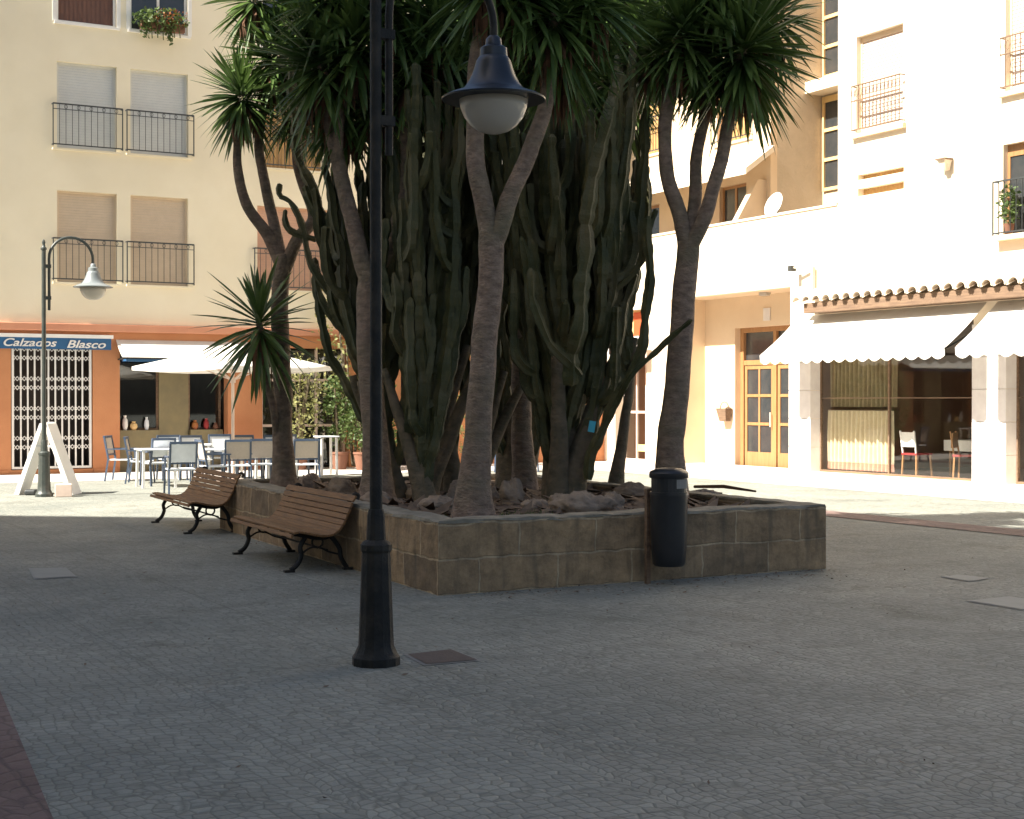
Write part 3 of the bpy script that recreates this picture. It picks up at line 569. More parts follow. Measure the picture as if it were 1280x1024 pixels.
def curtain(x0,x1,z0,z1,y,name,m,parent,amp=.045,per=.13):
    c=MB(); n=int((x1-x0)/.012); vs=[]
    for i in range(n+1):
        x=x0+(x1-x0)*i/n; ph=x/per*2*math.pi+1.3*math.sin(x*3.1)
        for z in (z0,(z0+z1)/2,z1): vs.append((x+.01*math.sin(z*5+x*7),y+amp*math.sin(ph)*(1.15 if z<z1 else .8),z))
    c.add(vs,[(3*i+j,3*i+3+j,3*i+4+j,3*i+1+j) for i in range(n) for j in range(2)],True); return c.build(name,m,parent,sharp=180)
for x0,x1 in ((.1,2.1),(4.5,4.72),(5.65,6.6)):
    cu=curtain(x0,x1,.32,1.42,.42,'cafe_curtain',M['curtain'],br_); curtain(x0,x1,.14,.3,.42,'hem',M['curtainred'],cu); curtain(x0,x1,.3,.325,.42,'hem',M['curtain'],cu)
    curtain(x0,x1,1.5,3.2,.5,'net_curtain',M['curtainbrown'],br_)
    MB().tube([(x0,.42,1.43),(x1,.42,1.43)],.012,n=6).build('curtain_rod',M['darkwood'],br_)
# tile ledge over the restaurant
tl=MB(); x=.1; 
tl_root=None
while x<12.8:
    cx=x+.14; pts=[]
    for yy,zz,r in ((-.62,3.75,.135),(-.01,3.98,.12)):
        for k in range(9): a_=math.pi*k/8; pts.append((cx+r*math.cos(a_),yy,zz+r*math.sin(a_)))
        for k in range(9): a_=math.pi*(8-k)/8; pts.append((cx+(r-.016)*math.cos(a_),yy,zz+(r-.016)*math.sin(a_)))
    tl.add(pts,[(k,(k+1)%18,18+(k+1)%18,18+k) for k in range(18)]+[tuple([k,k+1,16-k,17-k]) for k in range(8)],True)
    # channel tile between
    pts=[]
    for yy,zz,r in ((-.60,3.775,.075),(-.01,4.0,.065)):
        for k in range(5): a_=math.pi+math.pi*k/4; pts.append((cx+.16+r*math.cos(a_),yy,zz+r*.5*math.sin(a_)))
    tl.add(pts,[(k,k+1,6+k,5+k) for k in range(4)],True)
    x+=.32
tl.build('roof_tiles',M['tile'],br_)
MB().box(.35,13,-.50,0,3.52,3.73).build('timber_fascia',M['darkwood'],br_)
awning('long white scalloped awning over the curtained restaurant window',-.36,5.15,.05,3.5,2.62,1.08,(B0.x,B0.y,0),RANG,'scalloped restaurant awnings')
awning('white scalloped awning cut off at the right edge of the view',5.42,11,.05,3.5,2.62,1.08,(B0.x,B0.y,0),RANG,'scalloped restaurant awnings')
# wall lamp, camera bracket
wl=thing('wall_lantern','small tapered wall lantern alone on the blank white facade','wall lamp',(*Rw(4.12,-.02),6.12),RANG)
MB().add([(-.05,-.02,0),(.05,-.02,0),(.05,-.12,0),(-.05,-.12,0),(-.1,0,.2),(.1,0,.2),(.1,-.2,.2),(-.1,-.2,.2)],[(3,2,1,0),(0,1,5,4),(1,2,6,5),(2,3,7,6),(3,0,4,7)]).build('shade',M['tile'],wl)
MB().box(-.13,.13,-.23,0,.2,.23).build('cap',M['darkwood'],wl)
wc=thing('security_camera','small camera on an angled bracket above the corner of the tile ledge','camera',(*Rw(-.1,-.02),3.95),RANG)
MB().bar((.25,-.06,0),(.25,-.06,.6),.07).bar((.25,-.06,.6),(-.25,-.2,.62),.04).build('bracket',M['tile'],wc); MB().box(-.34,-.22,-.28,-.14,.54,.66).build('body',M['iron'],wc)

# restaurant furniture
def wood_chair(name,label,loc,rz,cover,group=None):
    t=thing(name,label,'chair',loc,rz,group)
    for x in (-.19,.19):
        for y in (-.19,.19): MB().bar((x*1.1,y*1.1,0),(x,y,.45 if y<0 else .45),.035).build('leg',M['doorwood'],t)
    MB().box(-.22,.22,-.22,.22,.45,.49).build('seat',M['red'],t)
    MB().bar((-.19,.2,.49),(-.2,.27,.95),.03).bar((.19,.2,.49),(.2,.27,.95),.03).box(-.19,.19,.22,.26,.62,.92).build('backrest',M[cover],t)
    return t
wood_chair('dining_chair','red and white padded dining chair just inside the restaurant glass beside the curtain',(*Rw(2.6,.62),.066),RANG+R(180),'whitepaint')
wood_chair('dining_chair','wooden dining chair with red seat beside the right column of the restaurant window',(*Rw(3.75,.85),.066),RANG+R(120),'doorwood')
t=thing('dining_table','square table under a white cloth inside the restaurant window','table',(*Rw(3.3,1.7),.066),RANG)
MB().box(-.5,.5,-.45,.45,.72,.75).build('tabletop',M['doorwood'],t)
for x in (-.44,.44):
    for y in (-.39,.39): MB().bar((x,y,0),(x,y,.72),.05).build('leg',M['doorwood'],t)
tc=MB().box(-.54,.54,-.49,.49,.817,.822).box(-.54,-.536,-.49,.49,.6,.817).box(.536,.54,-.49,.49,.6,.817).box(-.536,.536,-.49,-.486,.6,.817).build('tablecloth',M['whitepaint']); tc.location=(*Rw(3.3,1.7),0); tc.rotation_euler=(0,0,RANG)
tag(tc,'white cloth draped over the dining table inside the restaurant','tablecloth')

# ------------------------------------------------------------------ planter
C0=Vector((-.62,12.66)); C1=Vector((3.07,14.7)); C3=Vector((-3.75,19.3)); C2=C1+(C3-C0)*.97
H=.61
pr=thing('planter','large four sided planter of brown sandstone blocks holding the yuccas and cacti','planter')
def offset_poly(P,dst):
    n=len(P); out=[]
    c=sum(P,Vector((0,0)))/n
    for i in range(n):
        a,b,d_=P[i-1],P[i],P[(i+1)%n]
        n1=Vector((-(b-a).y,(b-a).x)).normalized(); n2=Vector((-(d_-b).y,(d_-b).x)).normalized()
        k=(n1+n2); k=k/ (1+n1.dot(n2)); out.append(b+k*dst)
    return out
P=[C0,C1,C2,C3]; Pin=offset_poly(P,.27)
def wall_ring():
    me_v=[];me_f=[];uvs=[]
    rn_=random.Random(4); u=0
    for i in range(4):
        a,b=P[i],P[(i+1)%4]; ai,bi=Pin[i],Pin[(i+1)%4]; L=(b-a).length; n=max(8,int(L/.09)); nz=7
        nrm=Vector(((b-a).y,-(b-a).x)).normalized()
        base=len(me_v)
        for k in range(n+1):
            t=k/n
            for j in range(nz+1):
                z=H*j/nz
                amp=.012*noise.noise(Vector((u+L*t,z*2.,i))*2.2)+.008*noise.noise(Vector((u+L*t,z*3.,7))*9)
                edge=min(1,min(k,n-k)/2.)
                p=a.lerp(b,t)+nrm*amp*edge
                zz=z+(.014*noise.noise(Vector((u+L*t,0,3))*3) if j==nz else 0)
                me_v.append((p.x,p.y,zz)); uvs.append((u+L*t,z))
        for k in range(n):
            for j in range(nz):
                q=base+k*(nz+1)+j; me_f.append((q,q+nz+1,q+nz+2,q+1))
        base=len(me_v)   # inner face
        for p,z in ((ai,.3),(bi,.3),(bi,H),(ai,H)): me_v.append((p.x,p.y,z)); uvs.append((p.x,z))
        me_f.append((base+3,base+2,base+1,base)); u+=L+.31
    me=bpy.data.meshes.new('stone_wall'); me.from_pydata(me_v,[],me_f); uv=me.uv_layers.new(name='UV')
    for l in me.loops: uv.data[l.index].uv=uvs[l.vertex_index]
    me.materials.append(M['stone']); o=bpy.data.objects.new('stone_wall',me); COL.objects.link(o); o.parent=pr
    me.update()
    c=MB(); off=[0,0,0,0]
    Po=offset_poly(P,-.002)
    for i in range(4):
        a,b=Po[i],Po[(i+1)%4]; ai,bi=Pin[i],Pin[(i+1)%4]; L=(b-a).length; n=int(L/.11)
        vs=[]
        for k in range(n+1):
            t=k/n
            w_=.03*noise.noise(Vector((t*L*4,i,0))); hz=.022*noise.noise(Vector((t*L*2,i,5)))+.012*noise.noise(Vector((t*L*11,i,8)))
            po=a.lerp(b,t); pi_=ai.lerp(bi,t); dd=(pi_-po).normalized()
            po=po+dd*(w_+.005)
            if k in(0,n): po=a.lerp(b,t)
            vs+= [(po.x,po.y,H-.012+hz*.5),(po.x+dd.x*.012,po.y+dd.y*.012,H+.018+hz),(pi_.x,pi_.y,H+.022+hz*.7),(pi_.x,pi_.y,H-.09)]
        c.add(vs,[(4*k+j,4*k+4+j,4*k+5+j,4*k+1+j) for k in range(n) for j in range(3)])
    c.build('coping',M['cap'],pr)
wall_ring()
# soil
sv=[];sf=[]; n=44
Pi=offset_poly(P,.2)
def soil_z(x,y): return .53+.06*noise.noise(Vector((x*1.2,y*1.2,0)))+.02*noise.noise(Vector((x*6,y*6,3)))
for i in range(n+1):
    for j in range(n+1):
        a=Pi[0].lerp(Pi[1],i/n); b=Pi[3].lerp(Pi[2],i/n); p=a.lerp(b,j/n)
        e=min(i,j,n-i,n-j); sv.append((p.x,p.y,soil_z(p.x,p.y)-(0 if e>1 else .03)))
for i in range(n):
    for j in range(n): q=i*(n+1)+j; sf.append((q,q+n+1,q+n+2,q+1))
so=MB(); so.add(sv,sf,True); so.build('soil',M['soil'],pr,sharp=180)
# litter and grass (stuff)
rnd=random.Random(21); lit=MB()
for k in range(2600):
    u_,v_=rnd.random(),rnd.random(); a=Pi[0].lerp(Pi[1],u_); b=Pi[3].lerp(Pi[2],u_); p=a.lerp(b,v_); z=soil_z(p.x,p.y)+.012
    L=rnd.uniform(.03,.12) if rnd.random()<.85 else rnd.uniform(.2,.4); an=rnd.uniform(0,6.28); w_=L*.18+.006; dx,dy=math.cos(an),math.sin(an); t=rnd.uniform(-.35,.35)
    lit.add([(p.x-dx*L/2,p.y-dy*L/2,z),(p.x-dy*w_,p.y+dx*w_,z+.012),(p.x+dx*L/2,p.y+dy*L/2,z+abs(t)*L),(p.x+dy*w_,p.y-dx*w_,z+.004)],[(0,1,2,3)])
tag(lit.build('leaf_litter',M['litter']),'scattered dry leaves and chips over the soil of the sandstone planter','leaf litter',kind='stuff')
gr=MB(); gc=[(at(590,648,13.9),.34,300),(at(660,645,14.3),.2,90),(at(560,655,13.5),.16,60)]
for c_,rad,nn in gc:
    for k in range(nn):
        r_=rad*math.sqrt(rnd.random()); a_=rnd.uniform(0,6.28); x=c_.x+r_*math.cos(a_)*1.5; y=c_.y+r_*math.sin(a_)*.7; z=soil_z(x,y); h=rnd.uniform(.03,.085); dx,dy=rnd.uniform(-.03,.03),rnd.uniform(-.03,.03)
        gr.add([(x-.004,y,z),(x+.004,y,z),(x+dx,y+dy,z+h)],[(0,1,2)])
tag(gr.build('grass',M['grass']),'thin short grass around the foot of the central yucca','grass',kind='stuff')

rnd=random.Random(77); db=MB()
for k in range(420):
    if rnd.random()<.7:
        t_=rnd.random(); e=rnd.choice((0,0,3)); a=P[e].lerp(P[(e+1)%4],t_); n_=Vector(((P[(e+1)%4]-P[e]).y,-(P[(e+1)%4]-P[e]).x)).normalized(); p=a+n_*(.03+abs(rnd.gauss(0,.35)))
    else: p=Vector((rnd.uniform(-4,5),rnd.uniform(5,20)))
    L=rnd.uniform(.015,.06); an=rnd.uniform(0,6.28); dx,dy=math.cos(an)*L/2,math.sin(an)*L/2
    db.add([(p.x-dx,p.y-dy,.006),(p.x-dy*.4,p.y+dx*.4,.012),(p.x+dx,p.y+dy,.008+rnd.random()*.012),(p.x+dy*.4,p.y-dx*.4,.007)],[(0,1,2,3)])
tag(db.build('paving_litter',M['litter']),'dry bits of leaf and grit scattered on the paving round the planter','leaf litter',kind='stuff')
# ------------------------------------------------------------------ rocks
def rock(p,sx,sy,sz,seed,label):
    bm_v=[];n1,n2=36,22; m=MB(); vs=[]
    for i in range(n2+1):
        th=math.pi*i/n2
        for j in range(n1):
            ph=2*math.pi*j/n1; v=Vector((math.sin(th)*math.cos(ph),math.sin(th)*math.sin(ph),math.cos(th)))
            q=v*1.3+Vector((seed*3.1,0,0)); r=1+.38*noise.noise(q)+.30*abs(noise.noise(q*2.6))+.20*noise.noise(q*5.5)+.07*noise.noise(q*12)
            vs.append((v.x*r*sx,v.y*r*sy,v.z*r*sz))
    fs=[(i*n1+j,(i+1)*n1+j,(i+1)*n1+(j+1)%n1,i*n1+(j+1)%n1) for i in range(n2) for j in range(n1)]
    m.add(vs,fs,True); o=m.build('rock',M['rock'],sharp=180); o.location=(p.x,p.y,soil_z(p.x,p.y)+sz*.45); return tag(o,label,'rock','rocks laid in the planter')
def soilpt(px,py):
    d=(EYE-.53)*F_PX/(py-HORIZON); return Vector(((px-640)/F_PX*d,d,0))
rocks=[(388,612,.14,.12,.13,'rounded rock immediately right of the far left yucca trunk'),(428,617,.15,.12,.13,'jagged dark rock between the far left yucca and the near lamp post'),
(545,616,.24,.2,.22,'large rounded boulder topmost of the pile left of the central yucca'),(527,624,.15,.12,.12,'pale rounded rock at the left front of the boulder pile'),(548,638,.19,.13,.09,'low flat rock at the foot of the boulder pile'),
(575,628,.14,.12,.15,'upright pitted rock touching the left side of the central yucca'),(640,630,.12,.1,.17,'narrow upright rock just right of the central yucca'),(668,640,.13,.1,.07,'small low rock in front of the leaf chips right of the central yucca'),
(728,643,.27,.17,.14,'broad craggy rock near the front coping left of the litter bin'),(762,637,.13,.11,.12,'medium craggy rock adjoining the broad craggy one on its right'),(700,633,.13,.1,.08,'small flattish rock behind the broad craggy one'),
(790,626,.2,.13,.1,'long low rock just left of the litter bin lid'),(610,622,.12,.1,.1,'small rock behind the central yucca trunk'),(880,622,.16,.1,.05,'thin flat dark rock right of the litter bin lid'),(470,632,.14,.12,.08,'low rock half hidden by the near lamp post')]
for k,(px,py,a,b,c,l) in enumerate(rocks): rock(soilpt(px,py),a,b,c,k+1,l)
fb=MB().tube([Vector((*soilpt(868,618).xy,.62)),Vector((*soilpt(905,620).xy,.64)),Vector((*soilpt(945,622).xy,.60))],[.018,.022,.012],n=7).build('fallen_branch',M['deadleaf']); tag(fb,'dry dark branch lying on the planter soil right of the bin','branch')

# ------------------------------------------------------------------ yuccas
def smooth_path(pts,n=6):
    pts=[Vector(p) for p in pts]; out=[]
    for i in range(len(pts)-1):
        p0=pts[max(i-1,0)];p1=pts[i];p2=pts[i+1];p3=pts[min(i+2,len(pts)-1)]
        for k in range(n):
            t=k/n; out.append(.5*((2*p1)+(-p0+p2)*t+(2*p0-5*p1+4*p2-p3)*t*t+(-p0+3*p1-3*p2+p3)*t**3))
    out.append(pts[-1]); return out
def branch(m,pts,r0,r1,flare=0,seed=0,n=12):
    P_=smooth_path(pts,8); L=len(P_); rad=[]
    for i,p in enumerate(P_):
        t=i/(L-1); r=r0+(r1-r0)*t
        if flare: r+=flare*math.exp(-(p.z-P_[0].z)/.3)
        r*=1+.07*noise.noise(Vector((p.z*4,seed,0)))+.012*math.sin(p.z*42+seed)+.03*noise.noise(Vector((p.z*11,seed,4))); rad.append(r)
        P_[i]=p+Vector((noise.noise(Vector((p.z*2,seed,1))),noise.noise(Vector((p.z*2,seed,9))),0))*.025*(0 if i==0 or i==L-1 else 1)
    m.tube(P_,rad,n=n)
def leaf_head(center,rad,axis,n,seed,green=None,lo=0,hi=150):
    rnd=random.Random(seed); m=MB(); dead=MB(); axis=Vector(axis).normalized()
    q=axis.to_track_quat('Z','Y')
    for i in range(n):
        t=(i+.5)/n; th=R(lo+(hi-lo)*t**.8+rnd.uniform(-9,9)); ph=i*2.39996+rnd.uniform(-.25,.25)
        d=q@Vector((math.sin(th)*math.cos(ph),math.sin(th)*math.sin(ph),math.cos(th)))
        L=rad*rnd.uniform(.78,1.1)*(1 if t>.12 else .8); w=rnd.uniform(.052,.076)*max(.75,rad/.75)
        base=Vector(center)-axis*(t*.34*rad)+d*.04
        side=d.cross(Vector((0,0,1)))
        if side.length<.1: side=Vector((1,0,0))
        side.normalize(); nr=side.cross(d).normalized()
        tw=rnd.uniform(-.5,.5); side=(side*math.cos(tw)+nr*math.sin(tw)); nr=side.cross(d).normalized()
        droop=(.02+.28*t)*rnd.uniform(.3,1.5)
        tgt=m
        pts=[]
        for k,(s,ww) in enumerate(((0,.6),(.35,1),(.66,.85),(.88,.42),(1,0.02))):
            p=base+d*L*s+Vector((0,0,-droop*L*s*s*.75)); pts.append((p,ww*w))
        vs=[]
        for p,ww in pts: vs+=[p-side*ww*.5+nr*ww*.16,p-nr*.0,p+side*ww*.5+nr*ww*.16]
        tgt.add(vs,[(3*k+j,3*k+1+j,3*k+4+j,3*k+3+j) for k in range(4) for j in range(2)])
    # hanging dead skirt
    for i in range(int(n*.38)):
        ph=rnd.uniform(0,6.28); L=rad*rnd.uniform(.35,.95); b0=Vector(center)-axis*rad*.36+Vector((math.cos(ph)*.06,math.sin(ph)*.06,0)); e=b0+Vector((math.cos(ph)*.18*rnd.random(),math.sin(ph)*.18*rnd.random(),-L)); s=Vector((-math.sin(ph),math.cos(ph),0))*.018
        mid=(b0+e)/2+Vector((math.cos(ph),math.sin(ph),0))*.07
        dead.add([b0-s,b0+s,mid+s,mid-s,e],[(0,1,2,3),(3,2,4)])
    return m,dead
def yucca(label,branches,heads,seed,bark='yuccabark'):
    b0=branches[0][0][0]; root=thing('yucca_tree',label,'yucca',(b0[0],b0[1],0)); off=Vector((b0[0],b0[1],0))
    m=MB()
    for k,(pts,r0,r1,fl) in enumerate(branches): branch(m,pts,r0,r1,fl,seed+k)
    m.v=[tuple(Vector(v)-off) for v in m.v]; m.build('trunk',M[bark],root,sharp=180)
    for k,(c,r,ax,n) in enumerate(heads):
        a,d_=leaf_head(c,r,ax,n,seed*50+k)
        for mm,nm,mt in ((a,'leaf_head','leaf'),(d_,'dead_leaf_skirt','deadleaf')):
            mm.v=[tuple(Vector(v)-off) for v in mm.v]; mm.build(nm,M[mt],root)
    return root
def hd(px,py,z,r,ax=(0,0,1),n=150): return (at(px,py,z),r,ax,int(n*(1.35 if n>90 else 1)))
def s_at(px,py,d,z=.45): 
    p=at(px,py,d); return Vector((p.x,p.y,z))
D=18.4
yucca('slim forked yucca at the far left corner of the planter with a low side rosette',[
 ([s_at(354,0,D),at(354,560,D),at(352,460,D),at(350,380,D),at(353,320,D)],.125,.10,.09),
 ([at(353,335,D),at(335,295,D),at(308,255,D-.1),at(297,205,D-.1),at(300,130,D-.1)],.085,.045,0),
 ([at(353,330,D),at(343,280,D+.1),at(331,230,D+.1),at(325,170,D+.1),at(338,80,D+.1)],.075,.05,0),
 ([at(353,340,D),at(372,300,D),at(392,270,D+.2),at(372,200,D+.2),at(385,60,D+.2)],.085,.05,0),
 ([at(350,560,D),at(340,500,D-.2),at(327,440,D-.3),at(325,395,D-.3)],.05,.04,0)],
 [hd(300,112,D-.1,.60,(-.15,0,1)),hd(343,62,D+.1,.68,(0,0,1)),hd(385,20,D+.2,.75),hd(372,130,D+.3,.55,(.2,0,1),100),hd(324,394,D-.35,.78,(-.1,0,1),90),hd(318,-10,D,.6,(0,0,1),120)],1)
D=16.3
yucca('yucca rising behind the near lamp post with leaning reddish limbs',[
 ([s_at(472,0,D),at(470,560,D),at(462,460,D),at(460,390,D),at(462,340,D)],.14,.115,.12),
 ([at(462,360,D),at(444,290,D),at(424,210,D),at(412,150,D),at(400,60,D)],.10,.06,0),
 ([at(464,350,D),at(488,300,D+.1),at(508,240,D+.1),at(508,150,D+.1),at(530,40,D+.1)],.095,.06,0),
 ([at(422,205,D),at(425,150,D-.1),at(440,60,D-.1)],.06,.05,0)],
 [hd(398,70,D,.76,(-.2,0,1)),hd(445,40,D-.1,.76),hd(415,-20,D,.76),hd(515,70,D+.1,.7),hd(545,20,D+.1,.76),hd(485,-10,D,.8),hd(470,120,D+.2,.6,(0,0,1),110),hd(425,125,D+.4,.66,(-.1,0,1)),hd(560,90,D+.4,.7)],2)
D=14.0
yucca('tall central yucca with thick flared trunk forking into a wide Y',[
 ([s_at(592,0,D),at(594,590,D),at(600,500,D),at(609,400,D),at(614,320,D),at(615,290,D)],.125,.115,.14),
 ([at(612,310,D),at(604,250,D),at(594,190,D),at(596,100,D),at(610,-30,D)],.095,.075,0),
 ([at(617,305,D),at(636,250,D),at(662,190,D),at(684,120,D),at(692,20,D)],.09,.065,0)],
 [hd(612,-45,D,.72),hd(694,8,D,.70,(.1,0,1)),hd(655,-30,D,.7),hd(735,-20,D+.2,.7),hd(705,60,D+.5,.62,(.2,0,1)),hd(640,40,D+.7,.6)],3)
D=16.2
yucca('right hand yucca behind the litter bin dividing into three upright limbs',[
 ([s_at(837,0,D),at(838,570,D),at(846,480,D),at(854,390,D),at(860,300,D)],.15,.12,.1),
 ([at(858,320,D),at(850,270,D),at(834,220,D),at(832,150,D),at(850,40,D)],.09,.065,0),
 ([at(860,310,D),at(868,250,D+.1),at(872,190,D+.1),at(882,130,D+.1),at(885,60,D+.1)],.075,.055,0),
 ([at(862,315,D),at(884,262,D-.1),at(900,200,D-.1),at(915,130,D-.1),at(928,60,D-.1)],.085,.06,0)],
 [hd(932,48,D-.1,.84,(.15,0,1),210),hd(855,30,D,.72),hd(885,60,D+.1,.66,(0,0,1),130),hd(965,10,D+.3,.66,(.3,0,1)),hd(900,-35,D,.8),hd(815,55,D+.2,.6,(-.2,0,1),120)],4)
D=18.3
yucca('back yucca mostly hidden among the cactus columns with heads behind the lamp hood',[
 ([s_at(655,0,D),at(652,500,D),at(648,350,D),at(640,200,D),at(625,70,D)],.13,.08,.08),
 ([at(645,280,D),at(690,180,D),at(730,70,D)],.07,.05,0),([at(646,300,D),at(600,200,D),at(562,90,D)],.07,.05,0)],
 [hd(625,55,D,.78),hd(735,50,D,.78),hd(562,75,D,.74),hd(680,95,D+.2,.7),hd(790,80,D+.2,.66),hd(590,-20,D,.8),hd(770,-10,D,.8),hd(500,40,D+.2,.8),hd(840,-10,D+.3,.8),hd(765,85,D-1.2,.7),hd(590,70,D-1.0,.7),hd(660,60,D-1,.75),hd(810,30,D-.8,.75)],5)

# ------------------------------------------------------------------ candelabra cacti
def ribbed(m,pts,r0,r1,seed,ribs=5):
    P_=smooth_path(pts,5); tot=sum((P_[i+1]-P_[i]).length for i in range(len(P_)-1)); step=.05
    # resample
    out=[P_[0]]; acc=0
    for i in range(len(P_)-1):
        a,b=P_[i],P_[i+1]; L=(b-a).length; t=step-acc
        while t<L: out.append(a.lerp(b,t/L)); t+=step
        acc=L-(t-step)
    out.append(P_[-1]); n=len(out); rad=[]
    for i in range(1,n):
        k=min(1,i/6); out[i]=out[i]+Vector((noise.noise(Vector((i*.10,seed*1.7,0))),noise.noise(Vector((i*.10,seed*1.7,5))),0))*.055*k
    rr=random.Random(seed); per=rr.uniform(.32,.7); ph=rr.uniform(0,1)
    for i in range(n):
        t=i/(n-1); r=r0+(r1-r0)*t; s=i*step/per+ph; r*=1-.27*(abs(math.cos(math.pi*s))**6)+.10*noise.noise(Vector((i*.3,seed,0)))-.13*abs(math.cos(math.pi*i*step/.17))**3
        if t>.95: r*=.8
        if i==n-1: r*=.35
        rad.append(r)
    m.tube(out,rad,n=ribs*2,ribs=1,star=.30,phase=rr.uniform(0,1))
def cactus(label,base,arms,seed,trunk_r=.15,trunk_h=2.0,extra=[],lean=(0,0),forks=5):
    rnd=random.Random(seed); root=thing('candelabra_cactus',label,'cactus',(base.x,base.y,0)); off=Vector((base.x,base.y,0))
    tk=MB(); stems=[]
    for k in range(forks):
        a=rnd.uniform(0,6.28) if forks>1 else 0; o=Vector((math.cos(a),math.sin(a)*.7,0))*(rnd.uniform(.12,.34) if forks>1 else 0)
        top=Vector((o.x*2.6+lean[0],o.y*2.2+lean[1],trunk_h*rnd.uniform(.9,1.25)))
        branch(tk,[Vector((o.x*.5,o.y*.5,.42)),Vector((o.x,o.y,.9)),top],trunk_r*rnd.uniform(.7,1.0),trunk_r*.3,.04,seed+k,n=12); stems.append((o,top))
    tk.build('trunk',M['cactusbark'],root,sharp=180)
    for k,(dx,dy,z0,zt) in enumerate(arms):
        o,top=min(stems,key=lambda s_:abs(s_[1].x-dx*.5)+rnd.random()*.3)
        m=MB(); t=min(.98,max(.2,(z0-.42)/(top.z-.42))); s=Vector((0,0,.42)).lerp(top,t) if z0<top.z else top.copy()
        s.x=o.x*(.5+1.5*t)+lean[0]*t; s.y=o.y*(.5+1.5*t)+lean[1]*t
        jx,jy=rnd.uniform(-.06,.06),rnd.uniform(-.06,.06)
        hh=zt-s.z
        pts=[s,s+Vector(((dx-s.x)*.24,(dy-s.y)*.24,hh*.13)),Vector((s.x+(dx-s.x)*.5+jx,s.y+(dy-s.y)*.5,s.z+hh*.38)),Vector((s.x+(dx-s.x)*.8,s.y+(dy-s.y)*.8+jy,s.z+hh*.7)),Vector((dx,dy,zt))]
        ribbed(m,pts,rnd.uniform(.062,.092),rnd.uniform(.052,.078),seed*100+k)
        for q in range(rnd.choice((0,1,1,2,3))):   # offshoots
            tt=rnd.uniform(.3,.8); i=min(3,int(tt*4)); p=pts[i].lerp(pts[i+1],tt*4-i); a=rnd.uniform(0,6.28); e=Vector((math.cos(a)*.22,math.sin(a)*.2,0))
            ribbed(m,[p,p+e*.6+Vector((0,0,.08)),p+e+Vector((0,0,.3)),p+e*1.15+Vector((0,0,rnd.uniform(.6,1.5)))],.07,.065,seed*100+k+50)
        m.build('arm',M['cactus'],root)
    for k,(pts,r0,r1) in enumerate(extra):
        m=MB(); ribbed(m,[p-off for p in pts],r0,r1,seed*77+k); m.build('arm',M['cactus'],root)
    return root
def armset(n,x0,x1,y0,y1,z0,z1,t0,t1,seed):
    r=random.Random(seed); return [(x0+(x1-x0)*(i+r.uniform(.1,.9))/n, r.uniform(y0,y1), r.uniform(z0,z1), r.uniform(t0,t1)) for i in range(n)]
Dl=17.2
b1=s_at(512,0,Dl)
cactus('dense candelabra cactus on the left of the clump leaning towards the lamp post',b1,armset(32,-1.0,.5,-.5,.6,.5,2.4,3.0,5.9,1),11,extra=[
 ([at(478,560,Dl),at(455,470,Dl-.1),at(425,380,Dl-.1),at(400,310,Dl-.1),at(393,235,Dl-.1)],.07,.06),
 ([at(470,500,Dl),at(440,430,Dl),at(418,380,Dl),at(410,300,Dl),at(378,232,Dl)],.08,.07),
 ([at(476,560,Dl),at(430,470,Dl+.2),at(412,440,Dl+.2),at(398,370,Dl+.2),at(392,322,Dl+.2)],.07,.06),
 ([at(440,400,Dl),at(395,340,Dl),at(368,260,Dl),at(352,245,Dl),at(353,230,Dl)],.06,.04),
 ([at(430,330,Dl),at(400,260,Dl),at(375,200,Dl),at(368,150,Dl),at(366,90,Dl)],.075,.065),
 ([at(450,440,Dl+.1),at(412,395,Dl+.1),at(396,365,Dl+.1),at(395,330,Dl+.1)],.055,.05),
 ([at(395,300,Dl),at(365,290,Dl),at(357,275,Dl),at(356,262,Dl)],.05,.04)])
b2=s_at(575,0,17.8)
cactus('tallest candelabra cactus standing behind the central yucca trunk',b2,armset(34,-.8,.85,-.6,.5,.5,2.6,3.2,6.5,2),12)
b3=s_at(700,0,16.6)
cactus('broad candelabra cactus right of the central yucca with pale ribbed arms',b3,armset(42,-.8,.85,-.6,.6,.5,2.6,2.6,6.3,3),13,trunk_r=.2,extra=[
 ([at(735,600,16.4),at(745,560,16.4),at(775,490,16.3),at(803,430,16.2),at(812,350,16.2),at(812,270,16.2)],.07,.062),
 ([at(760,520,16.4),at(790,470,16.1),at(828,436,16.0),at(864,400,15.8)],.052,.035),
 ([at(700,560,16.5),at(740,420,16.5),at(770,360,16.5),at(792,320,16.5),at(800,250,16.5),at(812,130,16.5)],.075,.065),
 ([at(760,370,16.4),at(800,330,16.3),at(806,300,16.3),at(820,262,16.3)],.055,.04),
 ([at(725,470,15.9),at(690,430,15.7),at(665,380,15.7),at(662,335,15.7)],.065,.05),
 ([at(712,480,15.9),at(722,400,15.7),at(733,300,15.7),at(745,200,15.7),at(775,90,15.7)],.105,.09)])
b4=s_at(640,0,19.0)
cactus('candelabra cactus at the back of the planter filling the gap between trunks',b4,armset(20,-1.1,1.2,-.5,.4,.5,2.2,3.4,6.0,4),14,trunk_r=.17)
b5=s_at(762,0,18.6)
cactus('slender candelabra cactus at the right rear of the clump',b5,armset(9,-.55,.38,-.3,.3,1.6,2.6,3.6,5.8,6),15,trunk_r=.12,forks=2)
b6=s_at(545,0,16.0)
cactus('low branching candelabra cactus in front beside the boulder pile',b6,armset(16,-.5,.35,-.3,.3,.6,2.0,2.4,5.2,8),16,trunk_r=.13,forks=2)
p=at(739,533,16.2); tg=MB().box(-.035,.035,-.01,.01,-.06,.06).build('plant_tag',M['blue tag']); tg.location=p+Vector((0,-.14,0)); tg.rotation_euler=(0,R(10),0); tag(tg,'small turquoise tag fixed to the slanting cactus arm','tag')

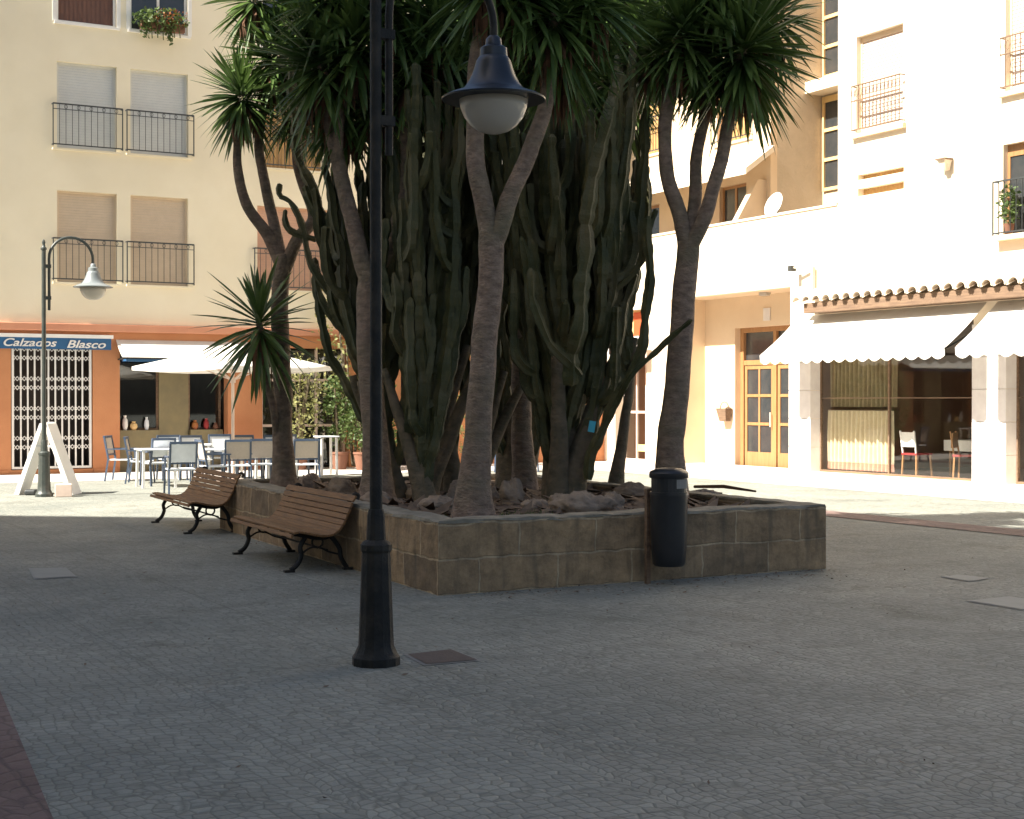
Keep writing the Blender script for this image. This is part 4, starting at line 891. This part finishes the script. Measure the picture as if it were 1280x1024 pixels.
# ------------------------------------------------------------------ street lamps
adir=Vector((math.cos(LANG),math.sin(LANG),0))
def street_lamp(label,loc,body,hood):
    t=thing('street_lamp',label,'street lamp',loc,LANG,'curved arm street lamps of the square')
    MB().lathe([(.15,0),(.15,.05),(.135,.07),(.128,.085),(.112,.12),(.108,.2),(.09,.70),(.098,.715),(.098,.75),(.085,.765),(.062,.78),(.058,.86),(.056,.93),(.046,.97)],24,flute=.035).build('base',body,t,sharp=25)
    MB().lathe([(.04,.96),(.037,2.2),(.036,4.2),(.05,4.21),(.05,4.24),(.03,4.26),(.022,4.30),(.03,4.33),(.02,4.37),(.0,4.385)],20).build('pole',body,t)
    arm=[(.09,0,3.18),(.09,0,3.6),(.09,0,4.05)]
    for k in range(1,17):
        a=math.pi-math.pi*k/16*1.0; arm.append((.46+.37*math.cos(a),0,4.07+.37*math.sin(a)*1.0))
    arm.append((.83,0,3.98)); MB().tube(arm,.025,n=12).build('arm',body,t)
    MB().box(.0,.12,-.03,.03,3.36,3.42).build('clamp',body,t); MB().box(.0,.12,-.03,.03,3.9,3.96).build('clamp',body,t)
    Mx=Matrix.Translation((.83,0,0))
    MB().lathe([(.335,3.595),(.338,3.605),(.30,3.625),(.245,3.645),(.21,3.657),(.19,3.675),(.165,3.71),(.145,3.75),(.130,3.79),(.118,3.83),(.112,3.85),(.104,3.86),(.098,3.87),(.092,3.875),(.088,3.93),(.055,3.95),(.05,3.99),(.03,4.01)],40,Mx).build('lamp_hood',hood,t,sharp=40)
    MB().lathe([(.0,3.375),(.05,3.38),(.10,3.396),(.15,3.43),(.19,3.48),(.215,3.54),(.225,3.594)],36,Mx).build('lamp_globe',M['globe'],t,sharp=180)
    return t
p1=ground(470,831); street_lamp('tall black street lamp in the foreground with blue grey bell hood over a frosted globe',p1,M['darkiron'],M['bluemetal'])
p2=ground(55,621); street_lamp('grey street lamp far left beside the white folding board',p2,M['greymetal'],mat('pale weathered hood',(.16,.18,.18),(.22,.24,.24),rough=.4))

# ------------------------------------------------------------------ benches
def bench(label,loc,rz):
    t=thing('park_bench',label,'bench',loc,rz,'slatted benches along the planter'); Lh=1.1
    prof=[(.60,.335),(.585,.375),(.53,.385),(.46,.372),(.39,.355),(.32,.342),(.25,.337),(.185,.35),(.13,.385),(.09,.435),(.06,.49),(.035,.545),(.012,.60),(-.012,.66),(-.05,.72)]
    def slat(m,a,b,w=.052,th=.022):
        a=Vector((0,*a));b=Vector((0,*b)); c=(a+b)/2; d=(b-a).normalized(); n_=Vector((0,-d.z,d.y))
        if n_.z<0: n_=-n_
        vs=[]
        for x in (-Lh,Lh):
            for i,j in ((-1,0),(1,0),(1,1),(-1,1)): vs.append(Vector((x,0,0))+c+d*(i*w/2)+n_*(j*th))
        m.add(vs,[(0,3,2,1),(4,5,6,7),(0,1,5,4),(1,2,6,5),(2,3,7,6),(3,0,4,7)])
    s=MB(); b=MB()
    for i in range(len(prof)-1):
        a_,b_=prof[i],prof[i+1]; w=math.dist(a_,b_)-.007
        slat(s if i<7 else b,a_,b_,max(.036,w))
    s.build('seat',M['wood'],t,bevel=.004); b.build('backrest',M['wood'],t,bevel=.004)
    for x in (-.93,.93):
        f=MB()
        under=[(x,y,z-.022) for y,z in prof[1:]]
        f.tube(smooth_path(under,2),.02,n=8)
        f.tube(smooth_path([(x,.42,.33),(x,.47,.24),(x,.46,.16),(x,.50,.07),(x,.57,.02)],5),[.024]*21,n=8)
        f.tube(smooth_path([(x,.16,.33),(x,.08,.22),(x,.06,.12),(x,.0,.02)],5),[.024]*16,n=8)
        f.tube(smooth_path([(x,.45,.18),(x,.36,.23),(x,.26,.22),(x,.18,.18),(x,.07,.15)],5),.010,n=6)
        f.tube([(x,.3+.055*math.cos(a),.28+.055*math.sin(a)) for a in [k*math.pi/6 for k in range(13)]],.011,n=6)
        f.tube(smooth_path([(x,-.05,.70),(x,-.085,.735),(x,-.12,.715),(x,-.105,.68)],4),.018,n=6)
        f.box(x-.03,x+.03,.53,.63,0,.022).box(x-.03,x+.03,-.05,.04,0,.022)
        f.build('iron_support',M['darkiron'],t)
    MB().tube([(-.93,.2,.2),(.93,.2,.2)],.01,n=6).build('stretcher',M['darkiron'],t)
    return t
fdir=Vector((-.903,-.43,0))
rzb=math.atan2(.903,-.43)
m1=(ground(299,692)+ground(367,717))/2; bench('brown slatted bench nearer the lamp post with its curved back to the planter',m1-fdir*.55,rzb)
m2=(ground(201,653)+ground(243,668))/2; bench('brown slatted bench farther along the planter in front of the café chairs',m2-fdir*.50,rzb)

# ------------------------------------------------------------------ litter bin
bp=ground(835,722); bp=Vector((1.40,13.42,0))
t=thing('litter_bin','black cylindrical litter bin with domed lid mounted before the planter wall','litter bin',bp,LANG)
MB().lathe([(.13,.17),(.145,.19),(.155,.3),(.165,.55),(.166,.8),(.168,.815)],28).build('body',M['bin'],t)
MB().lathe([(.172,.955),(.176,.965),(.176,1.0),(.165,1.015),(.12,1.035),(.06,1.045),(0,1.047)],28).build('lid',M['bin'],t)
MB().lathe([(.172,.80),(.172,.83),(.155,.83),(.155,.80)],28).build('rim',M['bin'],t)
m=MB(); n=16
for k in range(n):
    a=R(-200+k*12.); b=R(-200+(k+1)*12.)
    m.add([(.162*math.cos(a),.162*math.sin(a),.825),(.162*math.cos(b),.162*math.sin(b),.825),(.162*math.cos(b),.162*math.sin(b),.955),(.162*math.cos(a),.162*math.sin(a),.955)],[(0,1,2,3)])
m.build('side_band',M['bin'],t)
m=MB()
for k in range(6):
    a=R(-100+k*11.); b=R(-100+(k+1)*11.)
    m.add([(.1655*math.cos(a),.1655*math.sin(a),.865),(.1655*math.cos(b),.1655*math.sin(b),.865),(.1655*math.cos(b),.1655*math.sin(b),.945),(.1655*math.cos(a),.1655*math.sin(a),.945)],[(0,1,2,3)])
m.build('pale_label',M['manframe'],t)
MB().box(-.14,-.10,.14,.18,0,.85).box(-.12,.0,.13,.14,.3,.34).build('post',M['darkwood'],t)

# ------------------------------------------------------------------ folding board + block
fbp=ground(60,620)
t=thing('folding_board','white folding advertising board standing edge on behind the far left lamp','folding sign',(ground(60,618).x,ground(60,618).y,0),0)
for s in (-1,1):
    Mx=Matrix.Rotation(R(-21)*s,4,'Y')
    o=MB(); 
    a=Vector((s*.47,0,0)); b=Vector((s*.03,0,1.22)); 
    o.add([(a.x-.045,-.26,0),(a.x+.045,-.26,0),(b.x+.04,-.26,1.24),(b.x-.04,-.26,1.24),(a.x-.045,.26,0),(a.x+.045,.26,0),(b.x+.04,.26,1.24),(b.x-.04,.26,1.24)],[(0,1,2,3),(7,6,5,4),(0,4,5,1),(1,5,6,2),(2,6,7,3),(3,7,4,0)])
    o.build('panel',M['whitepaint'],t,bevel=.008)
MB().tube([(.0,-.27,1.22),(0,.27,1.22)],.045,n=10).bar((-.16,-.2,.85),(.16,-.2,.85),.03).build('hinge',M['whitepaint'],t)
bk=MB().box(-.14,.14,-.12,.12,0,.22).build('ballast_block',M['umbpole'],bevel=.012); bk.location=ground(79,621); bk.rotation_euler=(0,0,.3); tag(bk,'small cream block on the ground between the far lamp and folding board','block')
bk=MB().box(-.1,.1,-.1,.1,0,.1).build('sandbag',M['iron'],bevel=.03); bk.location=ground(39,619); tag(bk,'dark weight at the left foot of the folding board','weight')

# ------------------------------------------------------------------ manholes
def cover(name,pts,label,m1,m2,rim=.035):
    g=[ground(*p) for p in pts]; c=sum(g,Vector())/4
    o=thing(name,label,'manhole cover',c)
    b=MB(); b.add([tuple((q-c)+Vector((0,0,.004))) for q in g],[(3,2,1,0)]); b.build('rim',m2,o)
    b=MB(); gi=[c+(q-c)*(1-rim*4) for q in g]; b.add([tuple((q-c)+Vector((0,0,.008))) for q in gi],[(3,2,1,0)]); b.build('plate',m1,o)
cover('manhole_cover',[(504,819),(565,812),(603,827),(530,833)],'rusty square manhole cover beside the foot of the near lamp post',M['manhole'],M['manframe'],.03)
M['slab']=mat('pale slab',(.27,.28,.26),(.24,.25,.23),rough=.7)
cover('manhole_cover',[(35,711),(82,710),(96,722),(42,725)],'faint bluish square cover in the shaded paving at left',M['slab'],M['slab'],.02)
cover('manhole_cover',[(1205,752),(1280,764),(1330,757),(1262,746)],'pale worn slab in the paving near the right edge',M['slab'],M['slab'],.02)
cover('manhole_cover',[(1175,722),(1212,728),(1240,724),(1200,719)],'small pale slab behind the worn one at right',M['slab'],M['slab'],.02)

# ------------------------------------------------------------------ café furniture
def cafe_chair(label,loc,rz):
    t=thing('cafe_chair',label,'chair',loc,rz,'café chairs before the orange shopfront')
    for x in (-.24,.24):
        MB().bar((x*1.05,-.24,0),(x,-.2,.64),.032).build('leg',M['chairframe'],t); MB().bar((x*1.05,.27,0),(x,.2,.46),.032).build('leg',M['chairframe'],t)
        MB().box(x-.025,x+.025,-.24,.22,.64,.665).build('armrest',M['chairframe'],t)
    MB().box(-.24,.24,-.23,.22,.42,.445).build('seat',M['chairwhite'],t,bevel=.006)
    f=MB(); 
    for x in (-.23,.23): f.bar((x,.2,.44),(x,.29,.90),.035)
    f.bar((-.24,.29,.90),(.24,.29,.90),.045).bar((-.23,.215,.54),(.23,.215,.54),.03)
    bo=f.build('back_frame',M['chairframe'],t)
    MB().add([(-.21,.222,.56),(.21,.222,.56),(.21,.283,.875),(-.21,.283,.875),(-.21,.232,.56),(.21,.232,.56),(.21,.293,.875),(-.21,.293,.875)],[(0,1,2,3),(7,6,5,4),(0,4,5,1),(1,5,6,2),(2,6,7,3),(3,7,4,0)]).build('backrest',M['sling'],t)
    return t
proto=cafe_chair('x',(0,0,0),0)
W=[]
chairs=[(152,601,70,'café chair nearest the orange wall left of the shop window','sling'),(176,604,80,'café chair second from the left, turned sideways beside the first table','sling'),
(197,607,200,'café chair with white back seen just left of the leftmost table','whitepaint'),(226,617,185,'white backed café chair nearest the camera with its back to the far bench','whitepaint'),
(215,600,10,'café chair on the far side of the leftmost table','whitepaint'),(246,601,20,'white backed café chair behind the tables under the umbrella','whitepaint'),
(268,612,100,'café chair side on between the two front tables','sling'),(296,611,178,'beige backed café chair left of the umbrella pole foot facing the shop','sling'),
(325,609,182,'beige backed café chair just left of the far left yucca trunk','sling'),(381,609,178,'beige backed café chair just right of the far left yucca trunk','sling'),
(308,600,10,'café chair facing the square right behind the umbrella pole','sling'),(347,600,0,'café chair mostly hidden behind the far left yucca trunk','whitepaint'),
(366,598,20,'rear café chair seen above the one right of the yucca trunk','whitepaint'),(278,598,5,'rear café chair in line with the umbrella pole','whitepaint'),
(556,592,170,'café chair glimpsed between the cactus trunks left of centre','sling'),(633,590,160,'white café chair glimpsed right of the central yucca trunk','whitepaint'),(654,590,190,'white café chair glimpsed at the right end of the terrace','whitepaint')]
first=True
for px,py,rot,lab,back in chairs:
    c=proto if first else copy_tree(proto); first=False
    c.location=ground(px,py); c.rotation_euler=(0,0,R(rot)+LANG*.6); c['label']=lab
    for k in c.children:
        if k.name.startswith('backrest') and back!='sling':
            k.data=k.data.copy(); k.data.materials[0]=M['chairwhite']
def cafe_table(label,loc,rz,w=.7,h=.73):
    t=thing('cafe_table',label,'table',loc,rz,'café tables before the orange shopfront')
    MB().box(-w/2,w/2,-w/2,w/2,h-.03,h).build('tabletop',M['chairwhite'],t,bevel=.01)
    for x in (-1,1):
        for y in (-1,1): MB().bar((x*(w/2-.05),y*(w/2-.05),0),(x*(w/2-.06),y*(w/2-.06),h-.03),.045).build('leg',M['whitepaint'],t)
    return t
for px,py,rot,lab in ((195,609,25,'leftmost white square café table near the shop window'),(263,609,20,'white café table in the middle of the front row'),(243,599,10,'rear white café table behind the middle one'),(315,600,25,'white café table behind the umbrella pole'),(345,606,30,'white café table behind the far left yucca trunk')):
    cafe_table(lab,ground(px,py),R(rot))
cafe_table('tall white table right of the yucca trunk beside the leafy shrub',ground(408,594),R(28),.45,.86)
# umbrella
up_=ground(291,603)
t=thing('parasol','square white canvas parasol on a pinkish pole over the café tables','parasol',up_,R(6))
MB().tube([(0,0,.02),(0,0,2.74)],.032,n=12).build('pole',M['umbpole'],t)
MB().box(-.3,.3,-.3,.3,0,.06).build('base',M['umbpole'],t,bevel=.01)
hd_=1.98; m=MB(); nseg=8; ring=[]
co=[(hd_,0),(0,-hd_),(-hd_,0),(0,hd_)]
vs=[(0,0,2.78)]
for s in range(1,nseg+1):
    k=s/nseg
    for q in range(4):
        a=Vector(co[q]);b=Vector(co[(q+1)%4])
        for e in range(6):
            f_=e/6; p=a.lerp(b,f_)*k; vs.append((p.x,p.y,2.78-.48*k**.92-.05*math.sin(math.pi*f_)*k))
fs=[(0,1+e,1+(e+1)%24) for e in range(24)]
for s in range(nseg-1):
    for e in range(24): fs.append((1+s*24+e,1+(s+1)*24+e,1+(s+1)*24+(e+1)%24,1+s*24+(e+1)%24))
m.add(vs,fs,True)
can=m.build('canopy',M['awn'],t,sharp=180); sm_=can.modifiers.new('thick','SOLIDIFY'); sm_.thickness=.012
vl=MB()
for q in range(4):
    a=Vector(co[q]);b=Vector(co[(q+1)%4])
    for e in range(6):
        p=a.lerp(b,e/6); p2=a.lerp(b,(e+1)/6); z1_=2.30-.05*math.sin(math.pi*e/6); z2_=2.30-.05*math.sin(math.pi*(e+1)/6)
        vl.add([(p.x,p.y,z1_),(p2.x,p2.y,z2_),(p2.x,p2.y,z2_-.06),(p.x,p.y,z1_-.06)],[(0,1,2,3)])
vl.build('valance',M['awn'],t)
hub=2.05
for q in range(8):
    a=q*math.pi/4; L=hd_*.55 if q%2==0 else hd_*.39; r_=MB().bar((.03*math.cos(a),.03*math.sin(a),hub),(L*math.cos(a),L*math.sin(a),2.78-.48*.55-.05),.025); r_.build('strut',M['umbpole'],t)
MB().lathe([(.055,hub-.06),(.06,hub),(.055,hub+.05)],14).build('hub',M['umbpole'],t)

# ------------------------------------------------------------------ plants near the left facade
def potted(label,loc,h,w,seed,leafm='bush',n=900,name='potted_shrub',cat='shrub',pot=True,leaf=.1):
    t=thing(name,label,cat,loc)
    z0=.4 if pot else .1
    if pot: MB().lathe([(.16,0),(.22,.36),(.24,.38),(.24,.42)],18).build('pot',M['terracotta'],t)
    st=MB(); rr=random.Random(seed)
    for k in range(6):
        a=rr.uniform(0,6.28); st.tube(smooth_path([(0.03*math.cos(a),.03*math.sin(a),z0-.05),(w*.25*math.cos(a),w*.25*math.sin(a),z0+h*.4),(w*.5*math.cos(a),w*.5*math.sin(a),z0+h*.8)],3),[.025]*4+[.015]*3,n=6)
    st.build('stem',M['cactusbark'],t)
    m=leafcloud(n,(0,0,z0+h*.55),(w,w*.8,h*.5),leaf,seed); m.build('foliage',M[leafm],t); return t
potted('tall dark green potted shrub in front of the glazed recess right of the yucca trunk',Vector((*Lw(7.5,-1.1),0)),1.9,.42,31)
potted('bushy potted shrub beside the orange wall left of the near lamp post',Vector((*Lw(8.5,-1.0),0)),2.0,.5,32,n=1300)
potted('low trailing shrub behind the tall white table',Vector((*Lw(8.15,-2.1),0)),.6,.5,33,n=500)
potted('yellow green climbing plant spreading up to the wide first floor balcony',Vector((*Lw(8.1,-.55),0)),5.4,.95,34,'vine',n=1500,name='climbing_tree',cat='small tree',pot=False,leaf=.13)
potted('yellow green twiggy shrub left of the dark potted shrub behind the far left yucca',Vector((*Lw(6.6,-.8),0)),2.3,.55,36,'vine',n=900,leaf=.1)
potted('dark leafy shrub filling the recess beside the orange pier',Vector((*Lw(7.9,-1.6),0)),1.5,.5,37,n=1100)
potted('leafy tree glimpsed at the back between the cactus trunks right of the lamp post',Vector((*Lw(10.6,-1.0),0)),3.8,.8,35,'vine',n=900,name='climbing_tree',cat='small tree',pot=False,leaf=.13)

# ------------------------------------------------------------------ building behind the camera that shades the square
t=thing('shading_building','tall cream apartment block left of the viewpoint shading the foreground','building')
e0=lambda x:11.0-.145*(x+26.2)
MB().prism([(-60,-45),(-8.2,-45),(-8.2,e0(-8.2)),(-60,e0(-60))],0,24).build('wall',M['cream'],t)
w=MB()
for fl in range(7):
    for k in range(9):
        y=e0(-8.2)-3-k*5; w.box(-8.21,-8.16,y-1.3,y,1.2+fl*3.2,2.8+fl*3.2)
w.build('window',M['darkglass'],t)

# ------------------------------------------------------------------ light, sky, camera
SUN_EL,SAZ=48,29.0
ts=Vector((-math.cos(R(SAZ))*math.cos(R(SUN_EL)),-math.sin(R(SAZ))*math.cos(R(SUN_EL)),math.sin(R(SUN_EL))))
sl=bpy.data.lights.new('sun','SUN'); sl.energy=5.0; sl.angle=R(.53); sl.color=(1,.94,.84); so_=bpy.data.objects.new('sun',sl); COL.objects.link(so_)
so_.rotation_euler=ts.to_track_quat('Z','Y').to_euler(); so_.location=(0,0,30)
wd=bpy.data.worlds.new('World'); scene.world=wd; wd.use_nodes=True; N=wd.node_tree.nodes; Lk=wd.node_tree.links
sk=N.new('ShaderNodeTexSky'); sk.sky_type='NISHITA'; sk.sun_disc=False; sk.dust_density=3; sk.ozone_density=1.3; sk.sun_elevation=R(SUN_EL); sk.sun_rotation=math.atan2(ts.x,ts.y)%(2*math.pi)
bg=N['Background']; bg.inputs[1].default_value=.05; Lk.new(sk.outputs[0],bg.inputs[0])
cam=bpy.data.cameras.new('camera'); cam.sensor_width=36; cam.sensor_fit='HORIZONTAL'; cam.lens=36*F_PX/1280; cam.clip_end=500; cam.clip_start=.05
co_=bpy.data.objects.new('camera',cam); COL.objects.link(co_); co_.location=(0,0,EYE); co_.rotation_euler=(R(90-math.degrees(math.atan(12/F_PX))),0,0); scene.camera=co_
scene.view_settings.view_transform='Standard'; scene.view_settings.look='None'; scene.view_settings.exposure=1.7; scene.view_settings.gamma=1
scene.cycles.max_bounces=8; scene.cycles.diffuse_bounces=5; scene.cycles.transparent_max_bounces=12
